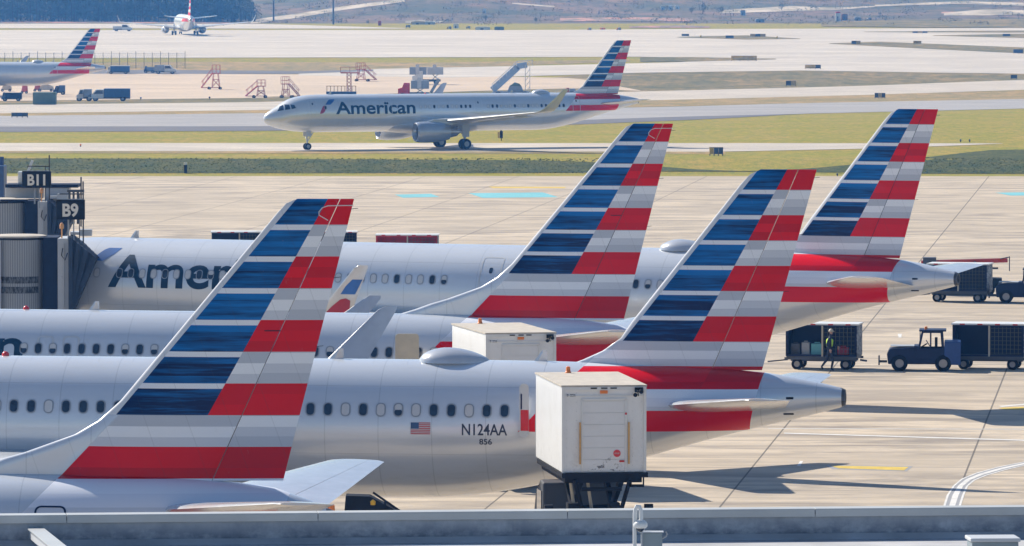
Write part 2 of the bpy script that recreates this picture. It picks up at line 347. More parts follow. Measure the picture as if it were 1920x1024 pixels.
SPEC = {
 'long': dict(body=[(0, 3.42, 3.38, .02), (.12, 3.78, 3.12, .33), (.4, 4.08, 2.87, .62), (.9, 4.42, 2.62, .95), (1.5, 4.75, 2.42, 1.22), (2.2, 5.2, 2.26, 1.47), (3.0, 5.62, 2.12, 1.7), (4.2, 5.92, 2.0, 1.88),
      (5.8, 6.06, 1.94, 1.965), (8, 6.07, 1.93, 1.975), (20, 6.07, 1.93, 1.975), (31, 6.07, 1.93, 1.975), (33.3, 6.07, 2.0, 1.965), (36, 6.05, 2.46, 1.84), (38.6, 5.98, 3.2, 1.5), (40.5, 5.9, 3.75, 1.17), (42.1, 5.78, 4.16, .87), (43.3, 5.6, 4.44, .6), (44.2, 5.4, 4.68, .38), (44.5, 5.33, 4.76, .3)],
   xte=42.1, tip=11.84, ztb=5.86, te=(1.6, 5.9), le=[(-5.95, 5.9), (-5.4, 6.11), (-4.8, 6.38), (-4.25, 6.77), (-3.93, 7.25), (-.65, 11.4), (-.38, 11.68), (-.05, 11.84)], kink=4, hinge=(.8, 11.2, .43),
   stab=[(-3.15, .3, 4.75, 4.0, .1), (-2.95, .85, 4.8, 3.75, .1), (.05, 6.0, 5.34, 1.42, .09), (.3, 6.2, 5.36, 1.05, .06)],
   wing=[(16.0, 1.2, 2.75, 8.2, .14), (17.6, 2.6, 2.9, 6.4, .14), (19.4, 6.4, 3.25, 4.6, .12), (25.2, 16.7, 4.3, 1.75, .1)],
   tipw=[(25.35, 16.95, 4.33, 1.7, .09, (0, 1)), (25.7, 17.35, 4.5, 1.6, .08, (-.5, .87)), (26.2, 17.65, 4.95, 1.42, .07, (-.9, .4)), (28.0, 18.05, 6.75, .62, .06, (-1, .15)), (28.25, 18.07, 6.87, .4, .05, (-1, .15))],
   eng=(15.6, 5.75, 1.98, 1.08), gear=(5.1, 22.2, 3.8), livery='livery_long', zc=4.0, a=2.07, b=1.975, wz=4.67, mat2='nacelle'),
 'short': dict(body=[(0, 3.32, 3.28, .02), (.12, 3.62, 3.02, .33), (.4, 3.88, 2.78, .6), (1.0, 4.3, 2.45, 1.0), (1.8, 4.7, 2.2, 1.3), (2.6, 5.25, 2.05, 1.52), (3.6, 5.66, 1.94, 1.7), (5, 5.83, 1.87, 1.84), (7, 5.86, 1.85, 1.88), (25, 5.86, 1.85, 1.88), (27.5, 5.86, 1.88, 1.88),
      (30, 5.85, 2.2, 1.8), (32.5, 5.83, 2.85, 1.58), (35, 5.78, 3.6, 1.2), (37.4, 5.5, 4.2, .72), (38.1, 5.22, 4.42, .46), (38.5, 5.02, 4.52, .30)],
   xte=37.4, tip=12.43, ztb=5.73, te=(1.7, 6.7), le=[(-8.3, 5.7), (-7.3, 6.0), (-6.75, 6.2), (-6.2, 6.36), (-5.7, 6.54), (-5.0, 6.79), (-4.43, 7.12), (-3.9, 7.6), (-.13, 12.1), (.08, 12.32), (.35, 12.43)], kink=7, hinge=(1.05, 11.73, .455),
   stab=[(-3.1, .3, 5.0, 4.3, .1), (-2.9, .8, 5.05, 4.0, .1), (.4, 6.6, 5.68, 1.5, .09), (.62, 6.85, 5.7, 1.1, .06)],
   wing=[(13.6, 1.2, 2.5, 7.9, .14), (15.0, 2.6, 2.65, 6.4, .14), (17.3, 6.0, 3.0, 4.6, .12), (22.4, 16.6, 4.0, 1.75, .1)],
   tipw=[(22.55, 16.9, 4.03, 1.7, .09, (0, 1)), (22.8, 17.25, 4.15, 1.6, .08, (-.5, .87)), (23.3, 17.5, 4.55, 1.4, .07, (-.9, .4)), (24.9, 17.95, 6.0, .65, .06, (-1, .2)), (25.1, 17.98, 6.12, .45, .05, (-1, .2))],
   eng=(13.4, 4.83, 1.75, .98), gear=(4.0, 19.6, 2.86), livery='livery_short', zc=3.855, a=2.005, b=1.88, wz=4.5, mat2='nacelle'),
}
KS = 1.0377; SZ = -.70
_s = SPEC['short']
_s['body'] = [(x * KS, t * KS + SZ, bo * KS + SZ, hw) for x, t, bo, hw in _s['body']]
_s['xte'] *= KS; _s['tip'] = _s['tip'] * KS + SZ; _s['ztb'] = _s['ztb'] * KS + SZ; _s['te'] = (1.7 * KS, 6.7 * KS)
_s['le'] = [(x * KS, z * KS + SZ) for x, z in _s['le']]; _s['hinge'] = (1.05 * KS, 11.73 * KS + SZ, .455)
_s['stab'] = [(x * KS, y, z * KS + SZ, c, t) for x, y, z, c, t in _s['stab']]
_s['wing'] = [(x * KS, y, z * KS + SZ, c, t) for x, y, z, c, t in _s['wing']]; _s['tipw'] = [(x * KS, y, z * KS + SZ - (.3 if z > 5 else 0), c, t, n) for x, y, z, c, t, n in _s['tipw']]
_s['eng'] = (13.9, 4.83, 1.42, .98); _s['gear'] = (4.15, 20.3, 2.86); _s['zc'] = 3.855 * KS + SZ; _s['a'] = 2.005 * KS; _s['wz'] = 4.08
def surf(sp, x, z, off=.006):
    t, bo, hw = interp(sp['body'], x); zc = (t + bo) / 2; a = (t - bo) / 2
    s = max(-1, min(1, (z - zc) / a)); ph = math.asin(s); return (x, -(hw + off) * math.cos(ph), zc + (a + off) * math.sin(ph))
def arc(sp, x, z0, v, off=.006):
    """point at arc length v above height z0 on the camera-side skin"""
    t, bo, hw = interp(sp['body'], x); zc = (t + bo) / 2; a = (t - bo) / 2
    ph = math.asin(max(-1, min(1, (z0 - zc) / a))) + v / ((a + hw) / 2); return (x, -(hw + off) * math.cos(ph), zc + (a + off) * math.sin(ph))
def skin_poly(sp, vs, fs, z0, name, m, parent, off=.006, step=.08):
    bm = bmesh.new(); bv = [bm.verts.new((p[0], 0, p[1])) for p in vs]
    for f in fs:
        try: bm.faces.new([bv[i] for i in f])
        except ValueError: pass
    lo = min(p[1] for p in vs); hi = max(p[1] for p in vs); k = lo + step
    while k < hi:
        bmesh.ops.bisect_plane(bm, geom=bm.verts[:] + bm.edges[:] + bm.faces[:], plane_co=(0, 0, k), plane_no=(0, 0, 1)); k += step
    for v in bm.verts: v.co = Vector(arc(sp, v.co.x, z0, v.co.z, off))
    me = bpy.data.meshes.new(name); bm.to_mesh(me); bm.free()
    for mm in (m if isinstance(m, (list, tuple)) else [m]): me.materials.append(MATS[mm])
    o = bpy.data.objects.new(name, me); COL.objects.link(o); o.parent = parent
    for p in me.polygons:
        if p.normal.y > 0: p.flip()
    return o
def rrect(x0, x1, z0, z1, r, n=4):
    pts = []
    for cx, cz, a in ((x1 - r, z1 - r, 0), (x0 + r, z1 - r, 90), (x0 + r, z0 + r, 180), (x1 - r, z0 + r, 270)):
        for i in range(n + 1): t = R(a + 90 * i / n); pts.append((cx + r * math.cos(t), cz + r * math.sin(t)))
    return pts
def ring_poly(x0, x1, z0, z1, r, w):
    o = rrect(x0, x1, z0, z1, r); i = rrect(x0 + w, x1 - w, z0 + w, z1 - w, max(r - w, .01)); n = len(o)
    return o + i, [(k, (k + 1) % n, n + (k + 1) % n, n + k) for k in range(n)]
def window_mesh(sp, key, glass):
    w, h = .115, .175; o = rrect(-w - .035, w + .035, -h - .035, h + .035, .13); i = rrect(-w, w, -h, h, .1); n = len(o)
    z = sp['wz']; b = MB(); cy = surf(sp, 20, z, 0)
    def q(p, off): s = arc(sp, 20, z, p[1], off); return (p[0], s[1] - cy[1], s[2] - cy[2])
    b.add([q(p, .008) for p in o] + [q(p, .008) for p in i], [(k, (k + 1) % n, n + (k + 1) % n, n + k) for k in range(n)])
    b.cur = 1; hs = [p for p in i]
    if glass == 2:
        up = rrect(-w, w, 0, h, .06); lo = rrect(-w, w, -h, 0, .06)
        b.add([q(p, .007) for p in lo], [tuple(range(len(lo)))]); b.cur = 2; b.add([q(p, .007) for p in up], [tuple(range(len(up)))])
    else:
        if glass == 0: b.cur = 2
        b.add([q(p, .007) for p in i], [tuple(range(n))])
    me_o = b.build('cabin_window', ['window_trim', 'glass_dark', 'shade_white'])
    for p in me_o.data.polygons:
        if p.normal.y > 0: p.flip()
    me = me_o.data; bpy.data.objects.remove(me_o); return me
mat('window_trim', (.28, .30, .33), .4)
WM = {}
def add_windows(plane, kind, x0, x1, pitch, skip=(), seq=None):
    sp = SPEC[kind]; x = x1; k = 0; cy = surf(sp, 20, sp['wz'], 0)
    rnd = random.Random(int(x1 * 10) + len(plane.name))
    while x > x0:
        if not any(a < x < b for a, b in skip):
            g = seq[k % len(seq)] if seq else rnd.choice((1, 1, 1, 0, 0, 2))
            if (kind, g) not in WM: WM[(kind, g)] = window_mesh(sp, kind, g)
            s = surf(sp, x, sp['wz'], 0)
            o = bpy.data.objects.new('cabin_window', WM[(kind, g)]); COL.objects.link(o); o.parent = plane; o.location = (x, s[1] - .007, s[2] + .002)
            k += 1
        x -= pitch
def door(plane, kind, xc, w, z0, h, m='light_grey', r=.14, lw=.045, name='cabin_door', win=True):
    sp = SPEC[kind]; vs, fs = ring_poly(xc - w / 2, xc + w / 2, 0, h, r, lw)
    d = skin_poly(sp, vs, fs, z0, name, m, plane, .007)
    if win:
        vs, fs = rrect(xc - .08, xc + .08, h * .58, h * .58 + .26, .06), None
        skin_poly(sp, vs, [tuple(range(len(vs)))], z0, 'door_window', 'glass_dark', d, .008)
    return d

def wheel(parent, c, r, w, ax=(0, 1, 0), name='wheel'):
    b = MB(); c = Vector(c); a = Vector(ax).normalized(); c0 = c - a * w / 2
    b.lathe(c0, a, [(0, r * .55), (0, r * .86), (w * .12, r * .97), (w * .3, r), (w * .7, r), (w * .88, r * .97), (w, r * .86), (w, r * .55)], 22)
    o = b.build(name, 'rubber', parent, smooth=40)
    b = MB(); b.lathe(c0, a, [(-.004, r * .2), (-.01, r * .5), (w * .1, r * .56), (w * .9, r * .56), (w + .01, r * .5), (w + .004, r * .2)], 18); b.build('rim', 'rim', o, smooth=40)
    return o
def make_plane(kind):
    sp = SPEC[kind]; root = empty('airliner', cat='airliner'); lv = sp['livery']
    # fuselage
    b = MB(); L = sp['body'][-1][0]; xs = [0, .04, .09, .16, .25, .4, .6, .85, 1.1, 1.4, 1.8, 2.2, 2.6, 3, 3.5, 4, 4.6, 5.2, 6, 7, 8] + [8 + i * .9 for i in range(1, 60) if 8 + i * .9 < L - .3] + [L]
    rs = []; n = 72
    for x in xs:
        t, bo, hw = interp(sp['body'], x); zc = (t + bo) / 2; a = (t - bo) / 2
        rs.append([(x, hw * math.cos(2 * math.pi * k / n), zc + a * math.sin(2 * math.pi * k / n)) for k in range(n)])
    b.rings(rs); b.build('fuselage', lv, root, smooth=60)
    t, bo, hw = sp['body'][-1][1:]; zc = (t + bo) / 2
    c = MB(); c.lathe((L - .32, 0, zc), (1, 0, 0), [(0, hw * 1.12), (.30, hw * .98), (.42, hw * .8), (.43, hw * .55), (.2, hw * .4)], 28); c.build('tail_exhaust', 'dark_grey', root, smooth=40)
    # belly fairing
    wx = sp['wing'][0][0]; gx = sp['gear'][1]; b = MB(); rs = []; zb0 = sp['zc'] - sp['a']
    for i in range(13):
        u = i / 12; k = math.sin(math.pi * (u * .94 + .03)) ** .5; x = wx - 2.2 + u * (gx + 3.2 - wx + 2.2)
        rs.append([(x, (sp['b'] * .55 + .55 * k * sp['b']) * math.cos(2 * math.pi * j / 28) * (.6 + .4 * k), zb0 + .75 + (.5 + .55 * k) * math.sin(2 * math.pi * j / 28)) for j in range(28)])
    b.rings(rs); b.build('belly_fairing', 'wing_grey', root, smooth=60)
    # fin + rudder
    tx, le = sp['xte'], sp['le']; k = sp['kink']; sl = (le[k + 1][0] - le[k][0]) / (le[k + 1][1] - le[k][1])
    def lem(z): return le[k][0] + sl * (z - le[k][1])
    def lef(z):
        if z <= le[0][1]: return le[0][0]
        for i in range(len(le) - 1):
            if z <= le[i + 1][1]: (a, za), (c_, zc_) = le[i], le[i + 1]; return a + (c_ - a) * (z - za) / (zc_ - za)
        return le[-1][0]
    def tef(z): return sp['te'][0] * (z - sp['ztb']) / sp['te'][1]
    def hg(z): h = sp['hinge']; return h[0] + h[2] * (z - h[1])
    def half(x, z):
        a, e = lem(z), tef(z); c_ = e - a; t_ = (x - a) / c_; main = foil(t_) * .095 * c_ if t_ > 0 else 0
        dd = max(0, x - lef(z)); dors = .11 * min(1, math.sqrt(dd / .35)) * (1 if t_ < .3 else max(0, 1 - (t_ - .3) * 3))
        return max(main, dors, .006)
    zs = [sp['ztb'] - 1.0, sp['ztb'] - .5, sp['ztb'] - .02] + sorted(set([p[1] for p in le[1:]] + [le[k][1] + (le[k + 1][1] - le[k][1]) * i / 8 for i in range(1, 8)] + [le[0][1] + .12]))
    for nm, lo, hi in (('vertical_fin', lef, lambda z: hg(z) - .01), ('rudder', lambda z: hg(z) + .01, tef)):
        b = MB(); rs = []
        for z in zs:
            if nm == 'rudder' and z < sp['ztb'] - .1: continue
            a, e = lo(z), hi(z); m_ = 16 if nm == 'vertical_fin' else 5
            tt = [(i / m_) ** (1.8 if nm == 'vertical_fin' else 1) for i in range(m_ + 1)]; top = 1 - .5 * max(0, (z - sp['tip'] + .06) / .06)
            up = [(tx + a + (e - a) * t_, half(a + (e - a) * t_, z) * top, z) for t_ in tt]; dn = [(p[0], -p[1], z) for p in up]
            rs.append(up + dn[::-1])
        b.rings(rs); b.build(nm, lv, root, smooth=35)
    if kind == 'short':
        tz = sp['tip']; pl = [(1.75, -.16), (1.12, -.17), (.98, -.22), (.90, -.32), (.90, -.40), (1.12, -.53)]; pts = [(tx + dx, -half(dx, tz + dz) - .004, tz + dz) for dx, dz in pl]
        b = MB(); b.tube(pts, .012, 6); b.build('horn_seal', 'white_paint', root)
        b = MB(); zc3 = 8.94
        for dx in (-.45,): b.tube([(tx + dx + q * .1, -half(dx + q * .1, zc3) - .002, zc3) for q in range(5)], .014, 6)
        b.build('fin_vent', 'black', root)
    b = MB(); zc3 = sp['tip']
    for q in range(3):
        zz_ = zc3 - .25 - q * 1.7; e = tef(zz_); b = MB(); b.bar((tx + e - .02, 0, zz_), (tx + e + .16, 0, zz_ + .02), .014); b.build('static_wick', 'black', root)
    # tailplanes with elevators
    for sgn in (-1, 1):
        s = [(tx + x, y, z, c_, th, (0, 1)) for x, y, z, c_, th in sp['stab']]
        s = mirror(s) if sgn < 0 else s
        o = loft(s, 0, .72).build('tailplane', 'wing_white', root, smooth=40); loft(s, .725, 1, 4).build('elevator', 'wing_white', o, smooth=40)
        s = [(x, y, z, c_, th, (0, 1)) for x, y, z, c_, th in sp['wing']]
        tw = sp['tipw']; allw = s
        if sgn < 0: allw = mirror(s); tw = mirror(tw)
        o = loft(allw, 0, .74, 12).build('wing', 'wing_grey', root, smooth=40); loft(allw, .745, 1, 5).build('flap', 'wing_grey', o, smooth=40)
        loft([allw[-1]] + list(tw), 0, 1, 10).build('winglet', 'wing_white', o, smooth=50)
        for q in (.33, .52, .72):
            i_ = [w for w in s]; a, e = s[1], s[3]; y = a[1] + (e[1] - a[1]) * q; x = a[0] + (e[0] - a[0]) * q; z = a[2] + (e[2] - a[2]) * q; c_ = a[3] + (e[3] - a[3]) * q
            f = MB(); f.lathe((x + c_ * .45, y * sgn, z - .22), (1, 0, .05), [(0, .02), (.4, .13), (1.2, .17), (c_ * .62, .12), (c_ * .75, .01)], 10); f.build('flap_fairing', 'wing_grey', o, smooth=50)
        ex, ey, ez, er = sp['eng']; ey *= sgn
        b = MB(); b.lathe((ex, ey, ez), (1, 0, 0), [(.5, er * .78), (.12, er * .8), (.02, er * .86), (-.02, er * .92), (.06, er * .98), (.4, er * 1.05), (1.2, er * 1.08), (2.6, er * 1.02), (3.9, er * .78), (3.95, er * .7)], 36, cap=False)
        en = b.build('engine', sp['mat2'], root, smooth=50)
        b = MB(); b.lathe((ex, ey, ez), (1, 0, 0), [(-.025, er * .915), (-.03, er * .89), (.02, er * .84), (.16, er * .795)], 36, cap=False); b.build('inlet_lip', 'steel', en, smooth=50)
        b = MB(); b.lathe((ex, ey, ez), (1, 0, 0), [(.9, er * .79), (.88, er * .3), (.5, .03)], 30, cap=True); b.build('fan', 'dark_grey', en, smooth=30)
        b = MB(); b.lathe((ex, ey, ez), (1, 0, 0), [(3.3, er * .66), (4.3, er * .55), (4.9, er * .42), (4.92, er * .3), (5.5, .04)], 24); b.build('nozzle', 'steel', en, smooth=40)
        b = MB(); b.prism([(ex + .9, ez + er * .95), (ex + 2.2, ez + er * 1.28), (ex + 5.2, ez + er * 1.35), (ex + 5.4, ez + er * .9), (ex + 3.2, ez + er * .6)], ey - .16, ey + .16); b.build('pylon', sp['mat2'], root, smooth=30)
    # gear
    gn, gm, gy = sp['gear']; zb1 = sp['zc'] - sp['a']
    b = MB(); b.cyl((gn, 0, .4), (gn - .1, 0, zb1 + .5), .09); b.bar((gn, 0, .9), (gn + .9, 0, zb1 + .3), .09); b.cyl((gn, -.25, .4), (gn, .25, .4), .06)
    b.box(gn - .3, gn + .3, -.52, -.48, zb1 - .45, zb1 + .35); b.box(gn - .3, gn + .3, .48, .52, zb1 - .45, zb1 + .35); b.cbox((gn - .12, 0, 1.35), (.12, .3, .18))
    g = b.build('nose_gear', 'light_grey', root, smooth=30)
    for s in (-1, 1): wheel(g, (gn, s * .26, .385), .385, .22)
    for sgn in (-1, 1):
        b = MB(); b.cyl((gm, gy * sgn, .58), (gm, gy * sgn * .98, 3.0), .14); b.bar((gm, gy * sgn, 1.3), (gm - .2, gy * sgn * .45, 2.6), .12); b.cyl((gm, gy * sgn - .45, .58), (gm, gy * sgn + .45, .58), .09)
        b.box(gm - .35, gm + .45, gy * sgn + sgn * .18, gy * sgn + sgn * .22, 1.35, 2.9)
        g = b.build('main_gear', 'light_grey', root, smooth=30)
        for s in (-1, 1): wheel(g, (gm, gy * sgn + s * .42, .58), .58, .4)
    # antennas, beacon
    def blade(x, h=.34):
        t = interp(sp['body'], x)[0]; b = MB(); b.rings([[(x + c_ * t_, y_ * (1 - q * .5), t - .03 + h * q) for t_, y_ in ((0, 0), (.3, .025), (1, 0), (.3, -.025))] for q, c_ in ((0, .42), (1, .2))][:0] or
              [[(x + o_ + c_ * t_, y_, t - .03 + h * q) for t_, y_ in ((0, 0), (.3, .025), (1, 0), (.3, -.025))] for q, c_, o_ in ((0, .42, 0), (1, .16, .26))])
        b.build('blade_antenna', 'wing_white', root)
    for x in ((7.5, 29.0, 35.2) if kind == 'long' else (8.0, 19.2)): blade(x)
    t = interp(sp['body'], 19)[0]; b = MB(); b.lathe((19.0 if kind == 'long' else 16.9, 0, t - .02), (0, 0, 1), [(0, .11), (.08, .11), (.14, .06), (.15, .001)], 12); b.build('red_beacon', 'lamp_red', root, smooth=50)
    if kind == 'long':
        b = MB(); rs = []; n = 15
        for i in range(n):
            u = i / (n - 1); hh = .40 * math.sin(math.pi * u ** .8) ** .7 if 0 < i < n - 1 else .001; ww = .75 * math.sin(math.pi * u ** .8) ** .5 if 0 < i < n - 1 else .001
            rs.append([(31.7 + 2.2 * u, ww * math.cos(math.pi * k / 12), 6.0 + (hh + .04) * math.sin(math.pi * k / 12)) for k in range(13)] + [(31.7 + 2.2 * u, 0, 5.7)])
        b.rings(rs); b.build('radome', 'wing_white', root, smooth=50)
    # cockpit glazing
    def cock(q):
        b = MB(); n = 4; vs = []
        for i in range(n + 1):
            for j in range(n + 1):
                u, v = i / n, j / n; x = (q[0][0] * (1 - u) + q[1][0] * u) * (1 - v) + (q[3][0] * (1 - u) + q[2][0] * u) * v; z = (q[0][1] * (1 - u) + q[1][1] * u) * (1 - v) + (q[3][1] * (1 - u) + q[2][1] * u) * v
                vs.append(surf(sp, x, z, .012))
        b.add(vs, [(i * (n + 1) + j, (i + 1) * (n + 1) + j, (i + 1) * (n + 1) + j + 1, i * (n + 1) + j + 1) for i in range(n) for j in range(n)]); b.build('cockpit_window', 'glass_dark', root)
    if kind == 'long':
        for q in ([(1.3, 4.3), (1.95, 4.42), (2.05, 4.98), (1.72, 4.82)], [(2.07, 4.44), (2.62, 4.52), (2.6, 5.02), (2.17, 5.03)], [(2.74, 4.54), (3.22, 4.64), (3.1, 4.98), (2.72, 5.02)]): cock(q)
    return root
def emblem(plane, kind, x, z, s=1.0):
    sp = SPEC[kind]
    def q(pts, m, nm): return skin_poly(sp, [(x + a * s, c * s) for a, c in pts], [tuple(range(len(pts)))], z, nm, m, plane, .008)
    q([(.72, 1.0), (1.32, 1.0), (1.75, 1.38), (1.98, 1.72), (1.38, 1.72), (1.2, 1.6)], 'blue_mark', 'emblem_blue')
    q([(0, 0), (.28, .02), (.55, .18), (.72, .5), (.82, .86), (.6, .9), (.42, .82), (.18, .4)], 'red_mark', 'emblem_red')
def title(plane, kind, x0, x1, z0, h):
    vs, fs = text_mesh('American', x1 - x0, h, .022, x0, 0); skin_poly(SPEC[kind], vs, fs, z0, 'title_lettering', 'sil_text', plane, .005)

mat('red_cart', (.5, .012, .02), .5, var=.3, vs=3)
mat('tug_blue', (.012, .06, .22), .45, var=.2)
mat('glass_pale', (.35, .42, .45), .1)
mat('amber', (.9, .5, .03), .4)

# ------------------------------------------------------------------ ground and sheets
def struct(o): o['kind'] = 'structure'; return o
def sheet(name, m, top, bot, off=.03, nx=70, ny=14, x0=-700, x1=2620):
    def f(pl, x):
        if x <= pl[0][0]: return pl[0][1]
        for i in range(len(pl) - 1):
            if x <= pl[i + 1][0]: (a, ya), (b, yb) = pl[i], pl[i + 1]; return ya + (yb - ya) * (x - a) / (b - a)
        return pl[-1][1]
    b = MB(); vs = []; ny *= 4; off = .02 + off * .35
    x0 = max(x0, top[0][0] if len(top) > 2 and top[0][0] > -100 else x0); 
    for i in range(nx + 1):
        x = x0 + (x1 - x0) * i / nx; a, c = f(top, x), f(bot, x)
        for j in range(ny + 1):
            y = a + (c - a) * j / ny; p = G(x, y); p.z += off; vs.append(p)
    b.add(vs, [(i * (ny + 1) + j, (i + 1) * (ny + 1) + j, (i + 1) * (ny + 1) + j + 1, i * (ny + 1) + j + 1) for i in range(nx) for j in range(ny)])
    o = b.build(name, m, smooth=True, fix=False)
    if o.data.polygons[0].normal.z < 0: o.data.flip_normals()
    return struct(o)
# base ground, one sheet, out beyond the hills
ys = [-60, 0, 200, 400, 520] + [540 + i * 4 for i in range(0, 45)] + [730 + i * 18 for i in range(0, 72)] + [2030 + i * 22 for i in range(0, 75)] + [3800, 4500, 6000]
ys = sorted(set(ys + [k[0] for k in KN if 0 < k[0] < 2100])); xs = [-900, -600, -400] + [-300 + i * 12 for i in range(0, 51)] + [400, 600, 900]
b = MB(); b.add([(x, y, terr(x, y)) for y in ys for x in xs], [(j * len(xs) + i, j * len(xs) + i + 1, (j + 1) * len(xs) + i + 1, (j + 1) * len(xs) + i) for j in range(len(ys) - 1) for i in range(len(xs) - 1)])
for i, f in enumerate(b.f): b.m[i] = 1 if b.v[f[0]][1] > 2005 else 0
struct(b.build('ground', ['grass', 'hill'], smooth=True, fix=False))
b = MB(); b.add([(-300, -30, .02), (300, -30, .02), (300, 543, .02), (-300, 543, .02)], [(0, 1, 2, 3)]); struct(b.build('apron', 'ramp', fix=False))
H = lambda y: [(-700, y), (2620, y)]
sheet('embankment', 'rough_grass', [(-700, 297), (400, 298), (1000, 301), (1150, 306), (1300, 318), (1400, 322), (1500, 318), (1700, 300), (1850, 282), (2620, 270)], [(-700, 325), (900, 325), (1150, 324), (1250, 322), (1500, 323), (1700, 326), (2620, 328)], .05, ny=20)
sheet('near_taxiway', 'taxi_conc', [(-700, 268.5), (1500, 269), (1880, 269.5)], [(-700, 283), (1350, 285), (1600, 280), (1780, 274), (1880, 270)], .05, x1=1880)
sheet('dry_verge', 'dry_grass', [(-700, 283), (1360, 285)], [(-700, 287), (1360, 289)], .03, ny=3, x1=1360)
tw = [(-700, 240), (0, 238), (480, 237), (900, 232), (1280, 219), (1500, 214), (1920, 204), (2620, 190)]
sheet('taxiway', 'taxi_grey', [(-700, 220), (0, 218), (480, 213), (900, 208), (1280, 200), (1500, 194), (1920, 186), (2620, 172)], tw, .05)
sheet('taxiway_shoulder', 'asphalt', tw, [(-700, 249), (0, 248), (480, 246), (900, 241), (1280, 226), (1400, 220), (1500, 214), (1920, 204), (2620, 190)], .05, ny=4)
sheet('dry_strip', 'dry_grass', [(-700, 214), (0, 213), (480, 207), (1200, 189), (1920, 170), (2620, 152)], [(-700, 222), (0, 220), (480, 213), (1200, 201), (1500, 194), (1920, 186), (2620, 172)], .03, ny=5)
sheet('cross_taxiway', 'taxi_conc', [(-700, 198), (0, 197), (480, 192), (1200, 172), (1600, 162), (1920, 150), (2620, 130)], [(-700, 214), (0, 213), (480, 207), (1200, 189), (1600, 179), (1920, 169), (2620, 152)], .05, ny=8)
sheet('far_verge', 'dull_grass', [(-700, 190), (0, 190), (480, 183), (800, 166), (1000, 150), (1080, 141), (1200, 137), (1500, 133), (1920, 139), (2620, 146)], [(-700, 199), (0, 198), (480, 193), (1200, 173), (1600, 163), (1920, 151), (2620, 132)], .03, ny=8)
sheet('far_apron', 'apron_far', [(-700, 136), (340, 139), (560, 140), (900, 143), (1080, 147), (1200, 170)], [(-700, 190), (0, 190), (480, 184), (800, 174), (1000, 168), (1080, 166), (1200, 171)], .09, x1=1200)
sheet('service_road', 'far_conc', [(560, 137), (700, 130), (1080, 122), (1280, 117), (1500, 100), (1920, 84), (2620, 60)], [(560, 142), (850, 146), (1080, 141), (1200, 137), (1500, 133), (1920, 139), (2620, 146)], .12, x0=560, ny=10)
sheet('dry_field', 'dry_grass', [(-700, 122), (0, 120), (350, 116), (800, 118), (1180, 112)], [(-700, 134), (340, 134), (560, 136), (700, 130), (900, 125), (1180, 116)], .06, ny=6, x1=1180)
sheet('dark_track', 'asphalt', [(-700, 132), (340, 132), (560, 134), (700, 131)], [(-700, 138), (340, 139), (560, 139), (700, 134)], .14, ny=3, x1=700)
sheet('runway', 'far_conc', [(-700, 57), (600, 57), (960, 57), (1300, 55), (1920, 53), (2620, 52)], [(-700, 110), (340, 109), (900, 108), (1200, 107), (1455, 112), (1500, 104), (1920, 88), (2620, 66)], .16, ny=22)
sheet('runway_edge', 'far_conc', [(-700, 44), (480, 45), (760, 53)], [(-700, 52), (480, 54), (760, 54)], .1, ny=4, x1=760)
sheet('median_grass', 'dull_grass', [(1270, 70), (1400, 67), (1500, 73)], [(1270, 71), (1400, 75), (1500, 74)], .24, ny=3, nx=30, x0=1270, x1=1500)
sheet('median_grass', 'dull_grass', [(1555, 82), (1650, 79), (1920, 90), (2620, 110)], [(1555, 83), (1750, 93), (1920, 101), (2620, 125)], .24, ny=5, x0=1555)
sheet('median_grass', 'dull_grass', [(1200, 108), (1300, 108), (1455, 111)], [(1200, 117), (1300, 116), (1455, 112)], .24, ny=3, nx=20, x0=1200, x1=1455)
sheet('median_grass', 'dull_grass', [(1620, 60), (1920, 58)], [(1620, 61), (1920, 62), (2620, 63)], .24, ny=3, nx=20, x0=1620)
sheet('median_grass', 'dull_grass', [(1750, 67), (1920, 64), (2620, 60)], [(1750, 68), (1920, 72), (2620, 78)], .24, ny=3, nx=20, x0=1750)
sheet('hill_road', 'pale_road', [(470, 38), (560, 26), (640, 13), (760, -2)], [(470, 46), (560, 34), (640, 20), (760, 4)], .3, ny=4, nx=20, x0=470, x1=760)
for (pts_t, pts_b, m) in (([(760, 40), (790, 38), (830, 41)], [(760, 44), (790, 46), (830, 43)], 'pale_road'), ([(1050, 35), (1200, 33), (1300, 36)], [(1050, 41), (1200, 40), (1300, 41)], 'soil'), ([(1180, 50), (1280, 48), (1330, 50)], [(1180, 53), (1330, 53), (1400, 53)], 'soil'),
    ([(1350, 20), (1480, 12), (1560, 15), (1640, 12)], [(1350, 26), (1480, 22), (1560, 20), (1640, 14)], 'pale_road'), ([(1640, 10), (1800, 3), (1920, 6)], [(1640, 13), (1800, 8), (1920, 12)], 'pale_road'), ([(1770, 25), (1850, 18), (1920, 20)], [(1770, 30), (1850, 30), (1920, 28)], 'pale_road'),
    ([(1765, 23), (1810, 22)], [(1765, 27), (1810, 26)], 'soil'), ([(960, 6), (1040, 12)], [(960, 8), (1040, 15)], 'pale_road'), ([(0, 41), (220, 42), (480, 44)], [(0, 44), (220, 44), (480, 45)], 'soil'), ([(1540, 42), (1700, 38), (1920, 36)], [(1540, 50), (1700, 52), (1920, 53)], 'dull_grass')):
    sheet('hillside_patch', m, pts_t, pts_b, .35, ny=3, nx=24, x0=pts_t[0][0], x1=pts_t[-1][0])
